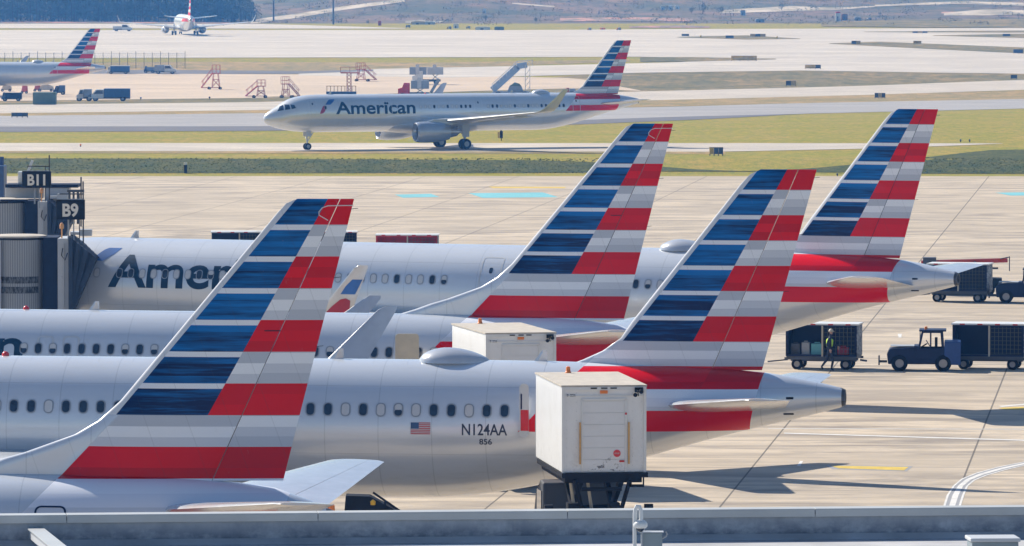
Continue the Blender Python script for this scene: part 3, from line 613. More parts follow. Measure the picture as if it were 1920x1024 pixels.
# painted markings on the apron
def ground_poly(name, m, pts, off=.028, kind='structure'):
    b = MB(); ps = [G(*p) for p in pts]; b.add([(p.x, p.y, p.z + off) for p in ps], [tuple(range(len(ps)))]); o = b.build(name, m, fix=False)
    if o.data.polygons[0].normal.z < 0: o.data.flip_normals()
    return struct(o)
ground_poly('cyan_marking', 'cyan_paint', [(740, 365.5), (808, 364), (824, 370), (755, 371.5)]); ground_poly('cyan_marking', 'cyan_paint', [(878, 363), (1018, 361.5), (1047, 370.5), (905, 371.8)]); ground_poly('cyan_marking', 'cyan_paint', [(1866, 362), (1990, 360), (1990, 367), (1895, 367.5)])
ground_poly('yellow_line', 'yellow_paint', [(915, 350.5), (1062, 351), (1058, 353.5), (925, 353.5)])
ground_poly('marking_border', 'line_grey', [(1548, 873.5), (1712, 875.5), (1700, 885), (1560, 881)], .024); ground_poly('yellow_marking', 'yellow_paint', [(1556, 874.5), (1704, 877), (1695, 883.5), (1572, 879.5)])
ground_poly('yellow_marking', 'yellow_paint', [(1872, 766), (1990, 761), (1990, 770), (1885, 769.5)]); ground_poly('painted_line', 'line_white', [(1872, 762.5), (1990, 752), (1990, 754), (1878, 764.5)])
ground_poly('white_dash', 'line_white', [(1494, 875), (1500, 866), (1506, 866), (1501, 875)]); ground_poly('white_dot', 'line_white', [(1683, 627), (1691, 627), (1690, 634), (1685, 634)])
ground_poly('painted_line', 'line_white', [(1470, 812.6), (1990, 828), (1990, 830), (1470, 814.4)]); ground_poly('painted_line', 'line_white', [(1440, 804.5), (1990, 806), (1990, 806.9), (1440, 805.4)])
def ribbon(name, m, l, r, off):
    b = MB(); n = len(l); b.add([(p.x, p.y, off) for p in [G(*q) for q in l] + [G(*q) for q in r]], [(i, i + 1, n + i + 1, n + i) for i in range(n - 1)]); o = b.build(name, m, fix=False)
    if o.data.polygons[0].normal.z < 0: o.data.flip_normals()
    struct(o)
cl = [(1767, 955), (1775, 930), (1787, 912), (1803, 899), (1830, 888), (1870, 877), (1925, 866), (2000, 850)]; cr = [(1800, 955), (1808, 930), (1815, 913), (1828, 902), (1850, 893), (1885, 883), (1935, 871), (2005, 855)]
def mixp(t): return [(a[0] * (1 - t) + c[0] * t, a[1] * (1 - t) + c[1] * t) for a, c in zip(cl, cr)]
ribbon('curved_line_border', 'line_grey', cl, cr, .024); ribbon('curved_line', 'line_white', mixp(.33), mixp(.68), .028)
ribbon('curved_line', 'line_white', mixp(.0), mixp(.13), .028); ribbon('curved_line', 'line_white', mixp(.87), mixp(1), .028)

# grass tufts on the embankment
b = MB(); rnd = random.Random(3)
for i in range(7000):
    px = rnd.uniform(-150, 1150) if i % 4 else rnd.uniform(1720, 2080); py = rnd.uniform(297, 325)
    p = G(px, py); s = rnd.uniform(.04, .11); a = rnd.uniform(0, 3.14)
    for k in range(3):
        aa = a + k * 1.05; dx, dy = math.cos(aa) * s * .8, math.sin(aa) * s * .8
        b.add([(p.x - dx, p.y - dy, p.z), (p.x + dx, p.y + dy, p.z), (p.x + rnd.uniform(-.1, .1), p.y + rnd.uniform(-.1, .1), p.z + s)], [(0, 1, 2)])
tag(b.build('long_grass', 'rough_grass', fix=False), 'rough tufted dark green grass on the bank beyond the apron', 'grass', kind='stuff')

# ------------------------------------------------------------------ the airliners
def put(kind, tx, ty, p, yaw, ground=0, root=None):
    sp = SPEC[kind]; lx, lz = sp['xte'] + sp['te'][0], sp['tip']; Y = F / p; w = P(tx, ty, Y); a = R(-yaw)
    x = w.x - lx * math.cos(a); y = w.y - lx * math.sin(a); z = w.z - lz
    print('PLANE', kind, round(x, 1), round(y, 1), 'z', round(z, 2), 'ground', ground)
    z = max(ground - .25, min(ground + .25, z)) if ground > -1 else ground
    place(root, (x, y, z), a)
long0 = make_plane('long'); short0 = make_plane('short')
def tagp(o, label, g): o['label'] = label; o['group'] = g; return o
pB = long0; pD = tree_copy(long0); pT = tree_copy(long0); pE = tree_copy(long0); pA = short0; pC = tree_copy(short0); pF = tree_copy(short0)
put('short', 664, 373, 76.1, 4.0, 0, pA); put('long', 1530, 318, 63, 8.5, 0, pB); put('short', 1262, 232, 53, 11, 0, pC); put('long', 1758, 205, 46.8, 23.5, 0, pD)
put('long', 1183, 75, 16.75, -22, -3.45, pT); put('long', 188, 53, 10.8, 4, -6.9, pE)
gA = 'airliners parked nose in at the gates'
tagp(pB, 'twinjet behind the tall white catering box, with a small flag decal and dark registration', gA)
tagp(pA, 'nearest airliner at lower left, its striped fin rising over the roof edge', gA)
tagp(pC, 'airliner with a long dorsal fillet, just behind the half hidden catering truck', gA)
tagp(pD, 'farthest gate airliner, its nose at the B9 bridge and big dark title', gA)
tagp(pT, 'airliner rolling on the taxiway beyond the grass bank, whole in side view', 'airliners out on the airfield')
tagp(pE, 'hazy airliner cut by the left edge on the remote apron, above the green container', 'airliners out on the airfield')
tagp(pF, 'small distant airliner seen from behind on the runway with both winglets spread', 'airliners out on the airfield')
# F seen from behind: tail towards the camera
sp = SPEC['short']; w = G(347, 66); a = R(-83); gx = sp['gear'][1]; place(pF, (w.x - gx * math.cos(a), w.y - gx * math.sin(a), w.z), a)

add_windows(pB, 'long', 8, 34.6, .533, seq=[1, 1, 0, 1, 1, 0, 2, 0, 1, 0, 1, 1])
add_windows(pC, 'short', 17.2, 34.4, .535, seq=[1, 1, 2, 1, 2, 1, 1])
add_windows(pD, 'long', 5.9, 34.6, .533, skip=[(23.3, 26.9), (7.0, 7.9)], seq=[0, 0, 1, 1, 0, 2, 1, 0, 0, 1])
for o in [k for k in pD.children if k.name.startswith('red_beacon')]: bpy.data.objects.remove(o)
add_windows(pT, 'long', 6.4, 34.8, .533, skip=[(7.0, 17.3), (23.8, 25.4)], seq=[1, 1, 0, 1, 1, 1, 0, 0, 1, 0, 0, 1, 0, 0, 0])
add_windows(pA, 'short', 24.9, 32.2, .535)
for pl, ds in ((pB, (36.0,)), (pD, (5.0, 14.0, 24.9, 36.0)), (pT, (5.1, 13.9, 24.6, 36.4)), (pE, (36.0,))):
    for x in ds: door(pl, 'long', x, .95, 3.85 if x < 30 else 3.95, 1.95)
door(pC, 'short', 18.05, .6, 3.5, 1.05, win=False); door(pC, 'short', 19.0, .6, 3.5, 1.05, win=False)
door(pA, 'short', 33.2, .78, 3.3, 1.45, 'navy', .16, .05, win=False)
emblem(pD, 'long', 5.75, 4.2); title(pD, 'long', 7.45, 16.9, 4.12, 1.42)
emblem(pT, 'long', 5.85, 4.0); title(pT, 'long', 7.75, 17.1, 3.98, 1.38)
title(pC, 'short', 7.7, 17.25, 3.55, 1.32); emblem(pC, 'short', 5.7, 3.5)
sp = SPEC['long']
# decal flag and registration on B
def flag_decal(plane, x, z, w, h):
    for k in range(13):
        skin_poly(sp, [(x, k * h / 13), (x + w, k * h / 13), (x + w, (k + 1) * h / 13), (x, (k + 1) * h / 13)], [(0, 1, 2, 3)], z, 'flag_stripe', 'red' if k % 2 == 0 else 'shade_white', fl, .004 if False else .006)
    skin_poly(sp, [(x, h * 6 / 13), (x + w * .42, h * 6 / 13), (x + w * .42, h), (x, h)], [(0, 1, 2, 3)], z, 'flag_canton', 'navy_light', fl, .008)
fl = skin_poly(sp, [(31.78, 0), (32.39, 0), (32.39, .36), (31.78, .36)], [(0, 1, 2, 3)], 3.95, 'flag_decal', 'shade_white', pB, .004); flag_decal(pB, 31.79, 3.96, .59, .34)
vs, fs = text_mesh('N124AA', 1.36, .33, .015, 33.33, 0); skin_poly(sp, vs, fs, 3.95, 'registration', 'reg_text', pB, .005)
vs, fs = text_mesh('856', .38, .17, .02, 33.85, 0); skin_poly(sp, vs, fs, 3.67, 'fleet_number', 'reg_text', pB, .005)
for pl, s_ in ((pB, sp), (pD, sp)):
    for x, z, w_, h_ in ((43.0, 5.02, .22, .07), (42.95, 4.55, .3, .07)): skin_poly(s_, rrect(x - w_ / 2, x + w_ / 2, 0, h_, .02), [tuple(range(20))], z, 'vent_grille', 'black', pl, .006)
# winglet emblem on D's near winglet: laid on its outer face
def winglet_mark(plane, kind, pts, m, nm):
    s = mirror(SPEC[kind]['tipw']); b = MB(); vs = []
    def at(u, t):   # u 0..1 between sections 2 and 3, t chord fraction
        a, c = s[2], s[3]; x = (a[0] + a[3] * t) * (1 - u) + (c[0] + c[3] * t) * u
        y = a[1] + (c[1] - a[1]) * u; z = a[2] + (c[2] - a[2]) * u; th = (a[3] * a[4] * (1 - u) + c[3] * c[4] * u) * foil(t); return (x, y - th - .012, z)
    for u, t in pts: vs.append(at(u, t))
    b.add(vs, [tuple(range(len(vs)))]); b.build(nm, m, plane, fix=False)
winglet_mark(pD, 'long', [(.42, .3), (.42, .88), (.75, .95), (.75, .42), (.6, .3)], 'blue_mark', 'winglet_emblem'); winglet_mark(pD, 'long', [(-.1, .18), (-.1, .8), (.1, .9), (.28, .8), (.33, .6), (.3, .42), (.15, .28)], 'red_mark', 'winglet_emblem')
def bend(plane, side, dx, dz, names=()):
    bpy.context.view_layer.update(); L_ = 15.5
    wing = [o for o in plane.children if o.name.startswith('wing') and not o.name.startswith('winglet') and (sum(v.co.y for v in o.data.vertices) * side > 0)][0]
    piv = Matrix.Translation((19, side * 2.0, 3.0)); rot = Matrix.Rotation(-side * dx / L_, 4, 'Z') @ Matrix.Rotation(side * dz / L_, 4, 'X')
    M = piv @ rot @ piv.inverted(); wing.matrix_local = M
    for o in plane.children:
        if o.name.split('.')[0] in names: o.matrix_local = M
bend(pD, -1, -1.25, -.75, ('winglet_emblem',)); bend(pB, 1, -.65, -.2); bend(pC, 1, -.4, -.3); bend(pC, -1, 0, -1.1)
# open service doors next to the catering trucks
b = MB(); b.T = Matrix.Translation((31.5, -2.6, 3.25)) @ Matrix.Rotation(R(12), 4, 'Z'); b.rings([[(x, yy, z) for x, z in rrect(-.42, .42, 0, 1.55, .12)] for yy in (-.04, .05)]); b.build('open_service_door', 'beige', pC, smooth=30)
b = MB(); b.rings([[(x, yy, z) for x, z in rrect(35.08, 35.36, 3.9, 5.5, .12)] for yy in (-2.08, -2.03)]); b.build('open_service_door', 'light_grey', pB, smooth=30)
ring = MB(); vs_, fs_ = ring_poly(35.02, 35.33, 4.0, 4.6, .05, .03); ring.box(35.12, 35.36, -2.095, -2.081, 4.1, 4.72); ring.cur = 1; ring.box(35.12, 35.16, -2.095, -2.081, 4.74, 5.2); ring.build('door_lining', ['red', 'navy'], pB)

# ------------------------------------------------------------------ catering trucks
def make_truck(dz=0):
    r = empty('catering_truck', cat='catering truck'); z0, z1 = 3.4 + dz, 5.86 + dz; w = 1.21; L = 6.0   # y from 0 (rear face) away
    b = MB(); b.box(-w, w, 0, L, z0, z1); box_ = b.build('cargo_box', 'box_white', r, bevel=.03)
    b = MB(); b.box(-w - .03, w + .03, -.03, L + .03, z1 + .003, z1 + .05); b.build('roof_panel', 'tan_roof', box_)
    b = MB()
    for x in (-w + .03, w - .03): b.box(x - .04, x + .04, -.035, -.003, z0, z1)
    b.box(-w + .07, w - .07, -.035, -.003, z1 - .09, z1 + .0); b.bar((-w + .07, -.02, z1 - .25), (w - .07, -.02, z1 - .25), .02)
    for x in (-.63, .63): b.box(x - .03, x + .03, -.045, -.003, z0 + .02, z1 - .36)
    b.box(-.66, .66, -.045, -.003, z1 - .38, z1 - .33); b.build('rear_frame', 'white_paint', box_)
    b = MB()
    for k in range(6): b.box(-.598, .598, -.022, -.003, z0 + .05 + k * .335, z0 + .05 + (k + 1) * .335 - .012)
    b.build('roller_door', 'door_white', box_)
    b = MB()
    for x in (-.7, .71): b.bar((x, -.07, z0 + .25), (x, -.07, z0 + 1.45), .045)
    b.build('grab_rail', 'orange_rail', box_)
    b = MB(); b.cyl((.37, -.04, z0 + .55), (.37, -.024, z0 + .55), .105, n=24); rs_ = b.build('round_sticker', 'lamp_red', box_)
    flat_text('STOP', .15, .04, .295, z0 + .53, -.043, 'sticker_text', 'shade_white', rs_)
    b = MB(); b.box(-.12, .1, -.05, -.036, z1 - .19, z1 - .1); b.build('reflector', 'orange', box_); b = MB(); b.box(.44, .58, -.05, -.024, z0 + .3, z0 + .35); b.build('reflector', 'red', box_)
    b = MB(); b.box(.6, .65, -.06, -.046, z1 - .8, z1 - .74); b.build('reflector', 'red', box_)
    flat_text('8-226', .26, .07, -1.08, z1 - .27, -.012, 'unit_number', 'reg_text', box_)
    
    for x in (-.3, .0, .27): b = MB(); b.box(x - .09, x + .09, -.05, -.036, z1 - .055, z1 - .02); b.build('marker_light', 'black', box_)
    b = MB(); b.tube([(.95, -.05, z1 - .1), (.93, -.3, z1 - .12), (.95, -.32, z1 - .25)], .015); b.cyl((.86, -.34, z1 - .22), (.86, -.26, z1 - .22), .06); b.cyl((1.03, -.34, z1 - .13), (1.03, -.26, z1 - .13), .06); b.box(.88, 1.12, -.09, -.036, z1 - .16, z1 - .02); b.build('work_light', 'black', box_)
    b = MB()
    for k in range(9):
        for x in (-1.08, -.8, .82, 1.08): b.cbox((x, -.006, z0 + .2 + k * .26), (.014, .01, .014))
    b.build('rivets', 'grey_paint', box_)
    b = MB(); b.lathe((-.3, L - .4, z1 + .05), (0, 0, 1), [(0, .09), (.03, .09), (.05, .07), (.18, .06), (.2, .001)], 12); b.build('beacon', 'orange', box_, smooth=40)
    # black platform under the box and the lift
    b = MB(); b.box(-w - .02, w + .05, -.12, 5.6, z0 - .14, z0 - .004); b.box(-w + .1, w - .1, .1, 5.4, z0 - .3, z0 - .14); b.box(.75, 1.15, -.1, .2, z0 - .42, z0 - .36)
    for x in (.77, 1.13): b.box(x - .02, x + .02, -.1, -.06, z0 - .4, z0 - .1)
    b.build('lift_platform', 'black', r)
    b = MB()
    for x in (-.62, .55):
        b.bar((x, .3, z0 - .2), (x, 4.6, 1.15), .13, .2); b.bar((x + .08, 4.8, z0 - .2), (x + .08, .7, 1.15), .13, .2)
    b.bar((-.62, .3, z0 - .5), (.55, .3, z0 - .5), .1); b.bar((-.55, 2.6, 2.2), (.6, 2.6, 2.2), .12)
    for x, x2 in ((-.85, -.3), (.75, .25)): b.bar((x, -.02, z0 - .2), (x2, .5, 1.2), .09)
    b.build('scissor_lift', 'black', r)
    b = MB()
    for x, x2 in ((-.95, -.6), (-.45, -.1)): b.bar((x, .3, z0 - .15), (x2, .9, 1.3), .07)
    b.build('support_strut', 'beige', r)
    b = MB(); b.box(-.45, .45, -.2, 7.4, .75, 1.05); b.box(-1.15, 1.15, .2, 5.0, 1.05, 1.2)
    for x in (-1.3, 1.25): b.box(x - .1, x + .1, .4, 1.4, .5, .9)
    b.build('chassis', 'dark_grey', r)
    b = MB(); b.prism([(5.2, .8), (5.2, 2.7), (5.9, 2.75), (6.9, 2.3), (7.3, 1.7), (7.5, 1.5), (7.5, .6), (5.2, .6)], -1.1, 1.1, 'x'); b.T = None; c = b.build('cab', 'dark_grey', r, bevel=.05)
    b = MB(); b.box(-1.13, 1.13, 5.4, 6.4, 1.75, 2.45); b.build('cab_window', 'glass_dark', c)
    b = MB(); b.box(-1.55, 1.35, .2, .7, 2.2, 2.3)
    for x in (-1.55, 1.35): b.box(x - .12, x + .12, .3, .5, 1.8, 2.45)
    b.box(-1.0, -.6, .25, .75, 1.5, 2.5); b.box(.2, .5, .25, .7, 1.4, 2.5); b.box(-.9, .9, .5, .9, 1.2, 1.9); b.build('hydraulic_unit', 'black', r)
    for x in (-1.0, 1.0):
        for y in (1.2, 6.4): wheel(r, (x, y, .5), .5, .3, (1, 0, 0))
    return r
def f_box(nt, x, y, z, v):
    n = NOISE(nt, VEC(nt, x * .7, y * .7, z * .5), 1.6, 6, .7); s = STEP(nt, z, 4.3, 3.4); n2 = NOISE(nt, v, 4, 6, .75)
    col = MIX(nt, STEP(nt, n, .45, .75) * .4, (.80, .80, .785), (.62, .60, .55)); col = MIX(nt, (s * STEP(nt, n2, .5, .7)) * .5, col, (.35, .31, .26))
    pl = ((y.fmod(.6) - .01).abs() < .006) * (y > .05); return MIX(nt, pl * .3, col, (.4, .4, .4))
mat('box_white', rough=.35, fn=f_box, coat=.15)
def f_door(nt, x, y, z, v):
    n2 = NOISE(nt, VEC(nt, x, y, z * 1.3), 3.4, 6, .8); m = STEP(nt, (x - .05).abs() + (z - 3.55) * 1.2, .62, .2); n = NOISE(nt, v, 1.2, 5)
    col = MIX(nt, STEP(nt, n, .5, .8) * .4, (.76, .76, .755), (.6, .58, .54)); return MIX(nt, (m * (n2 > .56)).clamp() * .9, col, (.05, .045, .04))
mat('door_white', rough=.4, fn=f_door); mat('orange_rail', (.62, .34, .10), .5, var=.2, vs=5)
t1 = make_truck(); t2 = make_truck(-.52)
def put_truck(t, px, py, p, yaw, zt=5.86):
    Y = F / p; w = P(px, py, Y); a = R(yaw); off = Matrix.Rotation(a, 3, 'Z') @ Vector((-1.21, 0, 0)); place(t, (w.x - off.x, w.y - off.y, 0), a); print('TRUCK', w.z, 'want', zt)
put_truck(t1, 1054, 726, 65.7, 7.0); put_truck(t2, 911, 627, 55.4, 11.5)
t1['label'] = 'raised white catering box with a round red sticker on its roller door'; t2['label'] = 'white catering box half hidden behind the silver fuselage with the radome'
for t in (t1, t2): t['group'] = 'catering trucks raised to the rear doors'

# ------------------------------------------------------------------ baggage carts, tractors, people
def make_cart(L=3.1, body='navy', nets=True):
    r = empty('baggage_cart', cat='baggage cart'); w = .8
    b = MB(); b.box(-L / 2, L / 2, -w, w, .5, .6); b.box(-L / 2 - .08, L / 2 + .08, -w - .03, -w + .03, .45, .55); b.box(-L / 2 - .08, L / 2 + .08, w - .03, w + .03, .45, .55)
    b.box(-L / 2 + .1, L / 2 - .1, -.2, .2, .35, .5); b.build('deck', 'dark_grey', r)
    b = MB()
    for x in (-L / 2 + .04, L / 2 - .04):
        for y in (-w + .04, w - .04): b.box(x - .05, x + .05, y - .04, y + .04, .6, 1.97)
    b.box(-L / 2, L / 2, -w, -w + .06, 1.9, 1.97); b.box(-L / 2, L / 2, w - .06, w, 1.9, 1.97); b.box(-L / 2, L / 2, -w, -w + .05, .6, .68); b.build('frame', body, r)
    b = MB(); b.box(-L / 2, L / 2, w - .045, w - .01, .6, 1.9); b.build('back_panel', body, r)
    b = MB(); b.box(-L / 2 - .03, -L / 2 - .004, -w, w, .6, 1.95); b.box(-L / 2 + .0, -L / 2 + .6, -w - .02, -w - .003, .62, 1.9) if not nets else None; b.build('end_panel', body, r)
    b = MB(); b.box(L / 2 + .004, L / 2 + .03, -w, w, .6, 1.95); b.build('end_panel', 'end_grey', r)
    b = MB(); b.box(-L / 2 - .08, L / 2 + .08, -w - .05, w + .05, 1.975, 2.04); rf = b.build('roof', 'white_paint', r)
    
    for k in range(4): x = -L / 2 + .3 + k * L / 4; b = MB(); b.box(x, x + .22, -w - .062, -w - .052, 1.98, 2.03); b.build('reflective_tape', 'red', rf)
    b = MB()
    for i in range(9): x = .1 + i * (L / 2 - .16) / 8; b.bar((x, -w + .02, .62), (x, -w + .02, 1.92), .022)
    for i in range(7): z = .75 + i * .18; b.bar((.1, -w + .02, z), (L / 2 - .05, -w + .02, z), .02)
    b.build('cargo_net', 'net', r)
    b = MB(); b.box(.0, .07, -w - .01, -w + .05, .6, 1.95); b.build('centre_post', 'beige', r)
    b = MB(); b.bar((-L / 2 - .05, 0, .4), (-L / 2 - .95, 0, .3), .06); b.bar((L / 2 + .05, 0, .42), (L / 2 + .35, 0, .38), .08); b.build('tow_bar', 'dark_grey', r)
    for x in (-L / 2 + .45, L / 2 - .5):
        for y in (-.62, .62): wheel(r, (x, y, .25), .25, .14)
    return r
def f_end(nt, x, y, z, v):
    n = NOISE(nt, v, 6, 5, .8); return MIX(nt, n > .52, (.12, .13, .15), (.45, .45, .44))
mat('end_grey', rough=.7, fn=f_end); mat('net', (.10, .10, .09), .8)
gC = 'baggage carts out on the apron'
def gp(px, py): p = G(px, py); return (p.x, p.y, p.z)
inst('cart', make_cart, gp(1545, 692), R(-11), 'navy baggage cart under the grey tail, worker in yellow vest beside it', gC)
inst('cart', make_cart, gp(1857, 692), R(-11), 'navy baggage cart at the right edge, coupled behind the blue tractor', gC)
inst('cart', make_cart, gp(1800, 566), R(-14), 'navy baggage cart partly behind the far tail cone', gC)
def make_red(): return make_cart(3.5, 'red_cart')
inst('redcart', make_red, P(764, 480, 384) * 1, R(-2), 'dark red baggage cart standing alone above the long silver fuselage', gC); _first['redcart'].location.z = 0
for i, (x, lab) in enumerate(((448, 'dark baggage cart just left of the nearest striped fin'), (618, 'dark baggage cart seen just right of the nearest striped fin'))):
    o = inst('cart', make_cart, P(x, 480, 388), R(2), lab, gC); o.location.z = 0
o = inst('cart', make_cart, P(533, 480, 388), R(2), 'baggage cart between two others, behind the nearest striped fin', gC); o.location.z = 0

def make_tractor():
    r = empty('baggage_tractor', cat='tractor')      # front to -x
    b = MB(); b.prism([(-1.55, .32), (-1.6, .75), (-1.5, .98), (-.35, 1.08), (-.35, .75), (1.35, .75), (1.4, .32)], -.72, .72); b.build('body', 'navy', r, bevel=.04)
    b = MB(); b.box(-1.45, -.4, -.55, .55, 1.085, 1.11); b.build('hood_panel', 'grey_paint', r)
    b = MB()
    for y in (-.66, .66):
        b.bar((-.25, y, .8), (-.05, y, 1.72), .09); b.bar((.85, y, .8), (.78, y, 1.72), .11)
        b.bar((.3, y, .8), (.3, y, 1.72), .06); b.bar((-.1, y, 1.72), (.85, y, 1.72), .07)
    b.bar((-.05, -.66, 1.72), (-.05, .66, 1.72), .06)
    c = b.build('cab_frame', 'navy', r)
    b = MB(); b.box(-.2, .98, -.74, .74, 1.75, 1.82); b.build('cab_roof', 'navy', c, bevel=.02)
    b = MB(); b.box(-.18, -.14, -.6, .6, 1.0, 1.72); b.build('windscreen', 'glass_pale', c)
    b = MB(); b.box(.1, .5, -.35, .35, .75, .95); b.box(.48, .6, -.35, .35, .8, 1.45); b.build('seat', 'black', r)
    b = MB(); b.box(.9, 1.62, -.78, .78, .3, 1.32); b.build('rear_panel', 'tug_blue', r, bevel=.04)
    b = MB(); b.box(-.38, .9, -.735, -.69, .5, 1.02); b.box(-.38, .9, .69, .735, .5, 1.02); b.box(-.42, -.2, -.72, .72, .5, 1.12); b.build('cab_side', 'navy', r, bevel=.02)
    b = MB(); b.bar((-1.6, 0, .4), (-1.95, 0, .4), .1); b.box(-1.98, -1.92, -.3, .3, .25, .65); b.build('bumper_hitch', 'dark_grey', r)
    b = MB(); b.lathe((.1, -.3, 1.82), (0, 0, 1), [(0, .07), (.12, .06), (.14, .001)], 10); b.build('beacon', 'orange', c, smooth=40)
    b = MB(); b.tube([(-.1, -.2, 1.05), (.15, -.2, 1.2)], .03); b.lathe((.17, -.2, 1.21), (.8, 0, .5), [(0, .16), (.03, .16)], 14); b.build('steering_wheel', 'black', r)
    for y in (-.68, .68): wheel(r, (-1.05, y, .36), .36, .24); wheel(r, (.85, y, .36), .36, .24)
    return r
inst('tractor', make_tractor, gp(1732, 695), R(-4), 'navy baggage tractor with orange beacon between the two nearest carts', 'tractors on the apron')
inst('tractor', make_tractor, gp(1925, 568), R(-6), 'navy tractor cut off by the right edge, upper of the two', 'tractors on the apron')

def skinned(name, joints, edges, m, parent=None, sub=2):
    me = bpy.data.meshes.new(name); me.from_pydata([j[0] for j in joints], edges, []); o = bpy.data.objects.new(name, me); COL.objects.link(o)
    sk = o.modifiers.new('skin', 'SKIN'); sk.use_smooth_shade = True
    for i, j in enumerate(joints): me.skin_vertices[0].data[i].radius = j[1]; me.skin_vertices[0].data[i].use_root = (i == 0)
    s = o.modifiers.new('s', 'SUBSURF'); s.levels = sub; s.render_levels = sub
    dg = bpy.context.evaluated_depsgraph_get(); m2 = bpy.data.meshes.new_from_object(o.evaluated_get(dg)); bpy.data.objects.remove(o)
    m2.materials.clear(); m2.materials.append(MATS[m])
    for p in m2.polygons: p.use_smooth = True; p.material_index = 0
    o = bpy.data.objects.new(name, m2); COL.objects.link(o); o.parent = parent; return o
def make_person():
    r = empty('person', cat='person')   # walking, facing +x
    J = [((0, 0, .95), (.15, .13)), ((0, 0, 1.15), (.14, .11)), ((.02, 0, 1.38), (.17, .12)), ((.03, 0, 1.5), (.07, .07)), ((.05, 0, 1.58), (.06, .06)), ((.06, 0, 1.68), (.095, .085)), ((.07, 0, 1.76), (.07, .07)),
         ((.02, -.2, 1.42), (.06, .06)), ((-.08, -.25, 1.17), (.048, .048)), ((.06, -.26, .98), (.035, .035)), ((.02, .2, 1.42), (.06, .06)), ((.14, .25, 1.18), (.048, .048)), ((.32, .25, 1.08), (.035, .035)),
         ((0, -.1, .88), (.095, .095)), ((.18, -.1, .5), (.065, .065)), ((.1, -.1, .1), (.045, .045)), ((.22, -.1, .05), (.045, .035)), ((0, .1, .88), (.095, .095)), ((-.12, .1, .5), (.065, .065)), ((-.36, .1, .18), (.045, .045)), ((-.28, .1, .07), (.045, .035))]
    E = [(0, 1), (1, 2), (2, 3), (3, 4), (4, 5), (5, 6), (2, 7), (7, 8), (8, 9), (2, 10), (10, 11), (11, 12), (0, 13), (13, 14), (14, 15), (15, 16), (0, 17), (17, 18), (18, 19), (19, 20)]
    skinned('body', J, E, 'cloth_dark', r)
    skinned('head', [((.06, 0, 1.58), (.06, .06)), ((.07, 0, 1.68), (.1, .09)), ((.075, 0, 1.77), (.085, .075))], [(0, 1), (1, 2)], 'skin', r)
    for hx, hy, hz in ((.08, -.26, .95), (.36, .25, 1.06)):
        hd = MB(); hd.lathe((hx, hy, hz + .03), (0, 0, -1), [(0, .02), (.03, .045), (.1, .04), (.12, .01)], 8)
        for k in range(4): hd.bar((hx - .03 + k * .02, hy, hz - .06), (hx - .02 + k * .02, hy, hz - .15 + abs(k - 1.5) * .012), .014)
        hd.bar((hx + .03, hy, hz), (hx + .07, hy, hz - .05), .016); hd.build('hand', 'skin', r)
    b = MB(); b.lathe((.07, 0, 1.73), (0, 0, 1), [(0, .11), (.07, .1), (.12, .05), (.13, .001)], 14); b.box(.12, .22, -.06, .06, 1.735, 1.75); b.build('cap', 'beige', r, smooth=40)
    skinned('safety_vest', [((0, 0, 1.0), (.155, .14)), ((0, 0, 1.18), (.155, .13)), ((.02, 0, 1.36), (.18, .14)), ((.03, 0, 1.44), (.13, .12))], [(0, 1), (1, 2), (2, 3)], 'hivis', r, 1)
    return r
pr = make_person(); place(pr, gp(1555, 696), R(-10), 'person in a yellow vest and dark trousers walking in front of the baggage cart')
def suitcase(w, h, m):
    b = MB(); b.cbox((0, 0, h / 2 + .04), (w, .25, h)); b.cbox((0, 0, h + .08), (w * .5, .04, .05))
    for x in (-1, 1): b.cyl((x * w * .35, -.09, .035), (x * w * .35, .09, .035), .035)
    o = b.build('suitcase', m, bevel=.02); tag(o, cat='suitcase', group='suitcases on the cart'); return o
cart = _first['cart']
for dx, w, h, m, lab in ((-1.2, .4, .5, 'dark_grey', 'dark grey suitcase at the left end of the cart'), (-.75, .35, .55, 'grey_paint', 'mid grey suitcase second from the left on the cart'), (-.25, .5, .5, 'cyan_paint', 'turquoise suitcase near the middle of the cart'), (.9, .5, .35, 'red_cart', 'low dark red suitcase behind the net')):
    o = suitcase(w, h, m); p = cart.location + Matrix.Rotation(R(-11), 3, 'Z') @ Vector((dx, -.35, .6)); place(o, p, R(-11), lab)

def make_loader(m='red_boom', L=4.6):
    r = empty('belt_loader', cat='belt loader')
    b = MB(); b.prism([(-2.0, .4), (-2.0, .9), (-.8, 1.0), (2.0, .9), (2.0, .4)], -.8, .8); b.build('body', 'black', r, bevel=.03)
    b = MB(); b.bar((-L / 2, -.35, 1.72), (L / 2, -.35, 1.86), .12, .2); b.bar((-L / 2, .35, 1.72), (L / 2, .35, 1.86), .12, .2); bb = b.build('boom', m, r)
    b = MB(); b.bar((-L / 2, 0, 1.78), (L / 2, 0, 1.92), .62, .05); b.build('belt', 'black', bb)
    b = MB(); b.bar((L / 2 + .1, -.45, 1.3), (L / 2 + .1, -.45, 2.05), .05); b.bar((L / 2 + .1, .45, 1.3), (L / 2 + .1, .45, 2.05), .05); b.bar((L / 2 - .4, -.45, 1.95), (L / 2 + .1, -.45, 2.05), .05); b.build('hand_rail', 'dark_grey', bb)
    b = MB(); b.bar((-.6, -.5, .9), (.6, -.5, 1.8), .1); b.bar((-.6, .5, .9), (.6, .5, 1.8), .1); b.box(-2.2, -1.5, -.5, .5, 1.0, 2.0); b.box(-1.4, 1.8, -.5, -.44, 1.4, 1.5); b.build('lift_arm', 'dark_grey', r)
    for x in (-1.3, 1.3):
        for y in (-.72, .72): wheel(r, (x, y, .33), .33, .2)
    return r
o = inst('loader', make_loader, gp(1808, 553), R(-4), 'belt loader with red boom beyond the far tail cone', 'belt loaders on the apron')
def make_dloader(): return make_loader('black', 3.6)
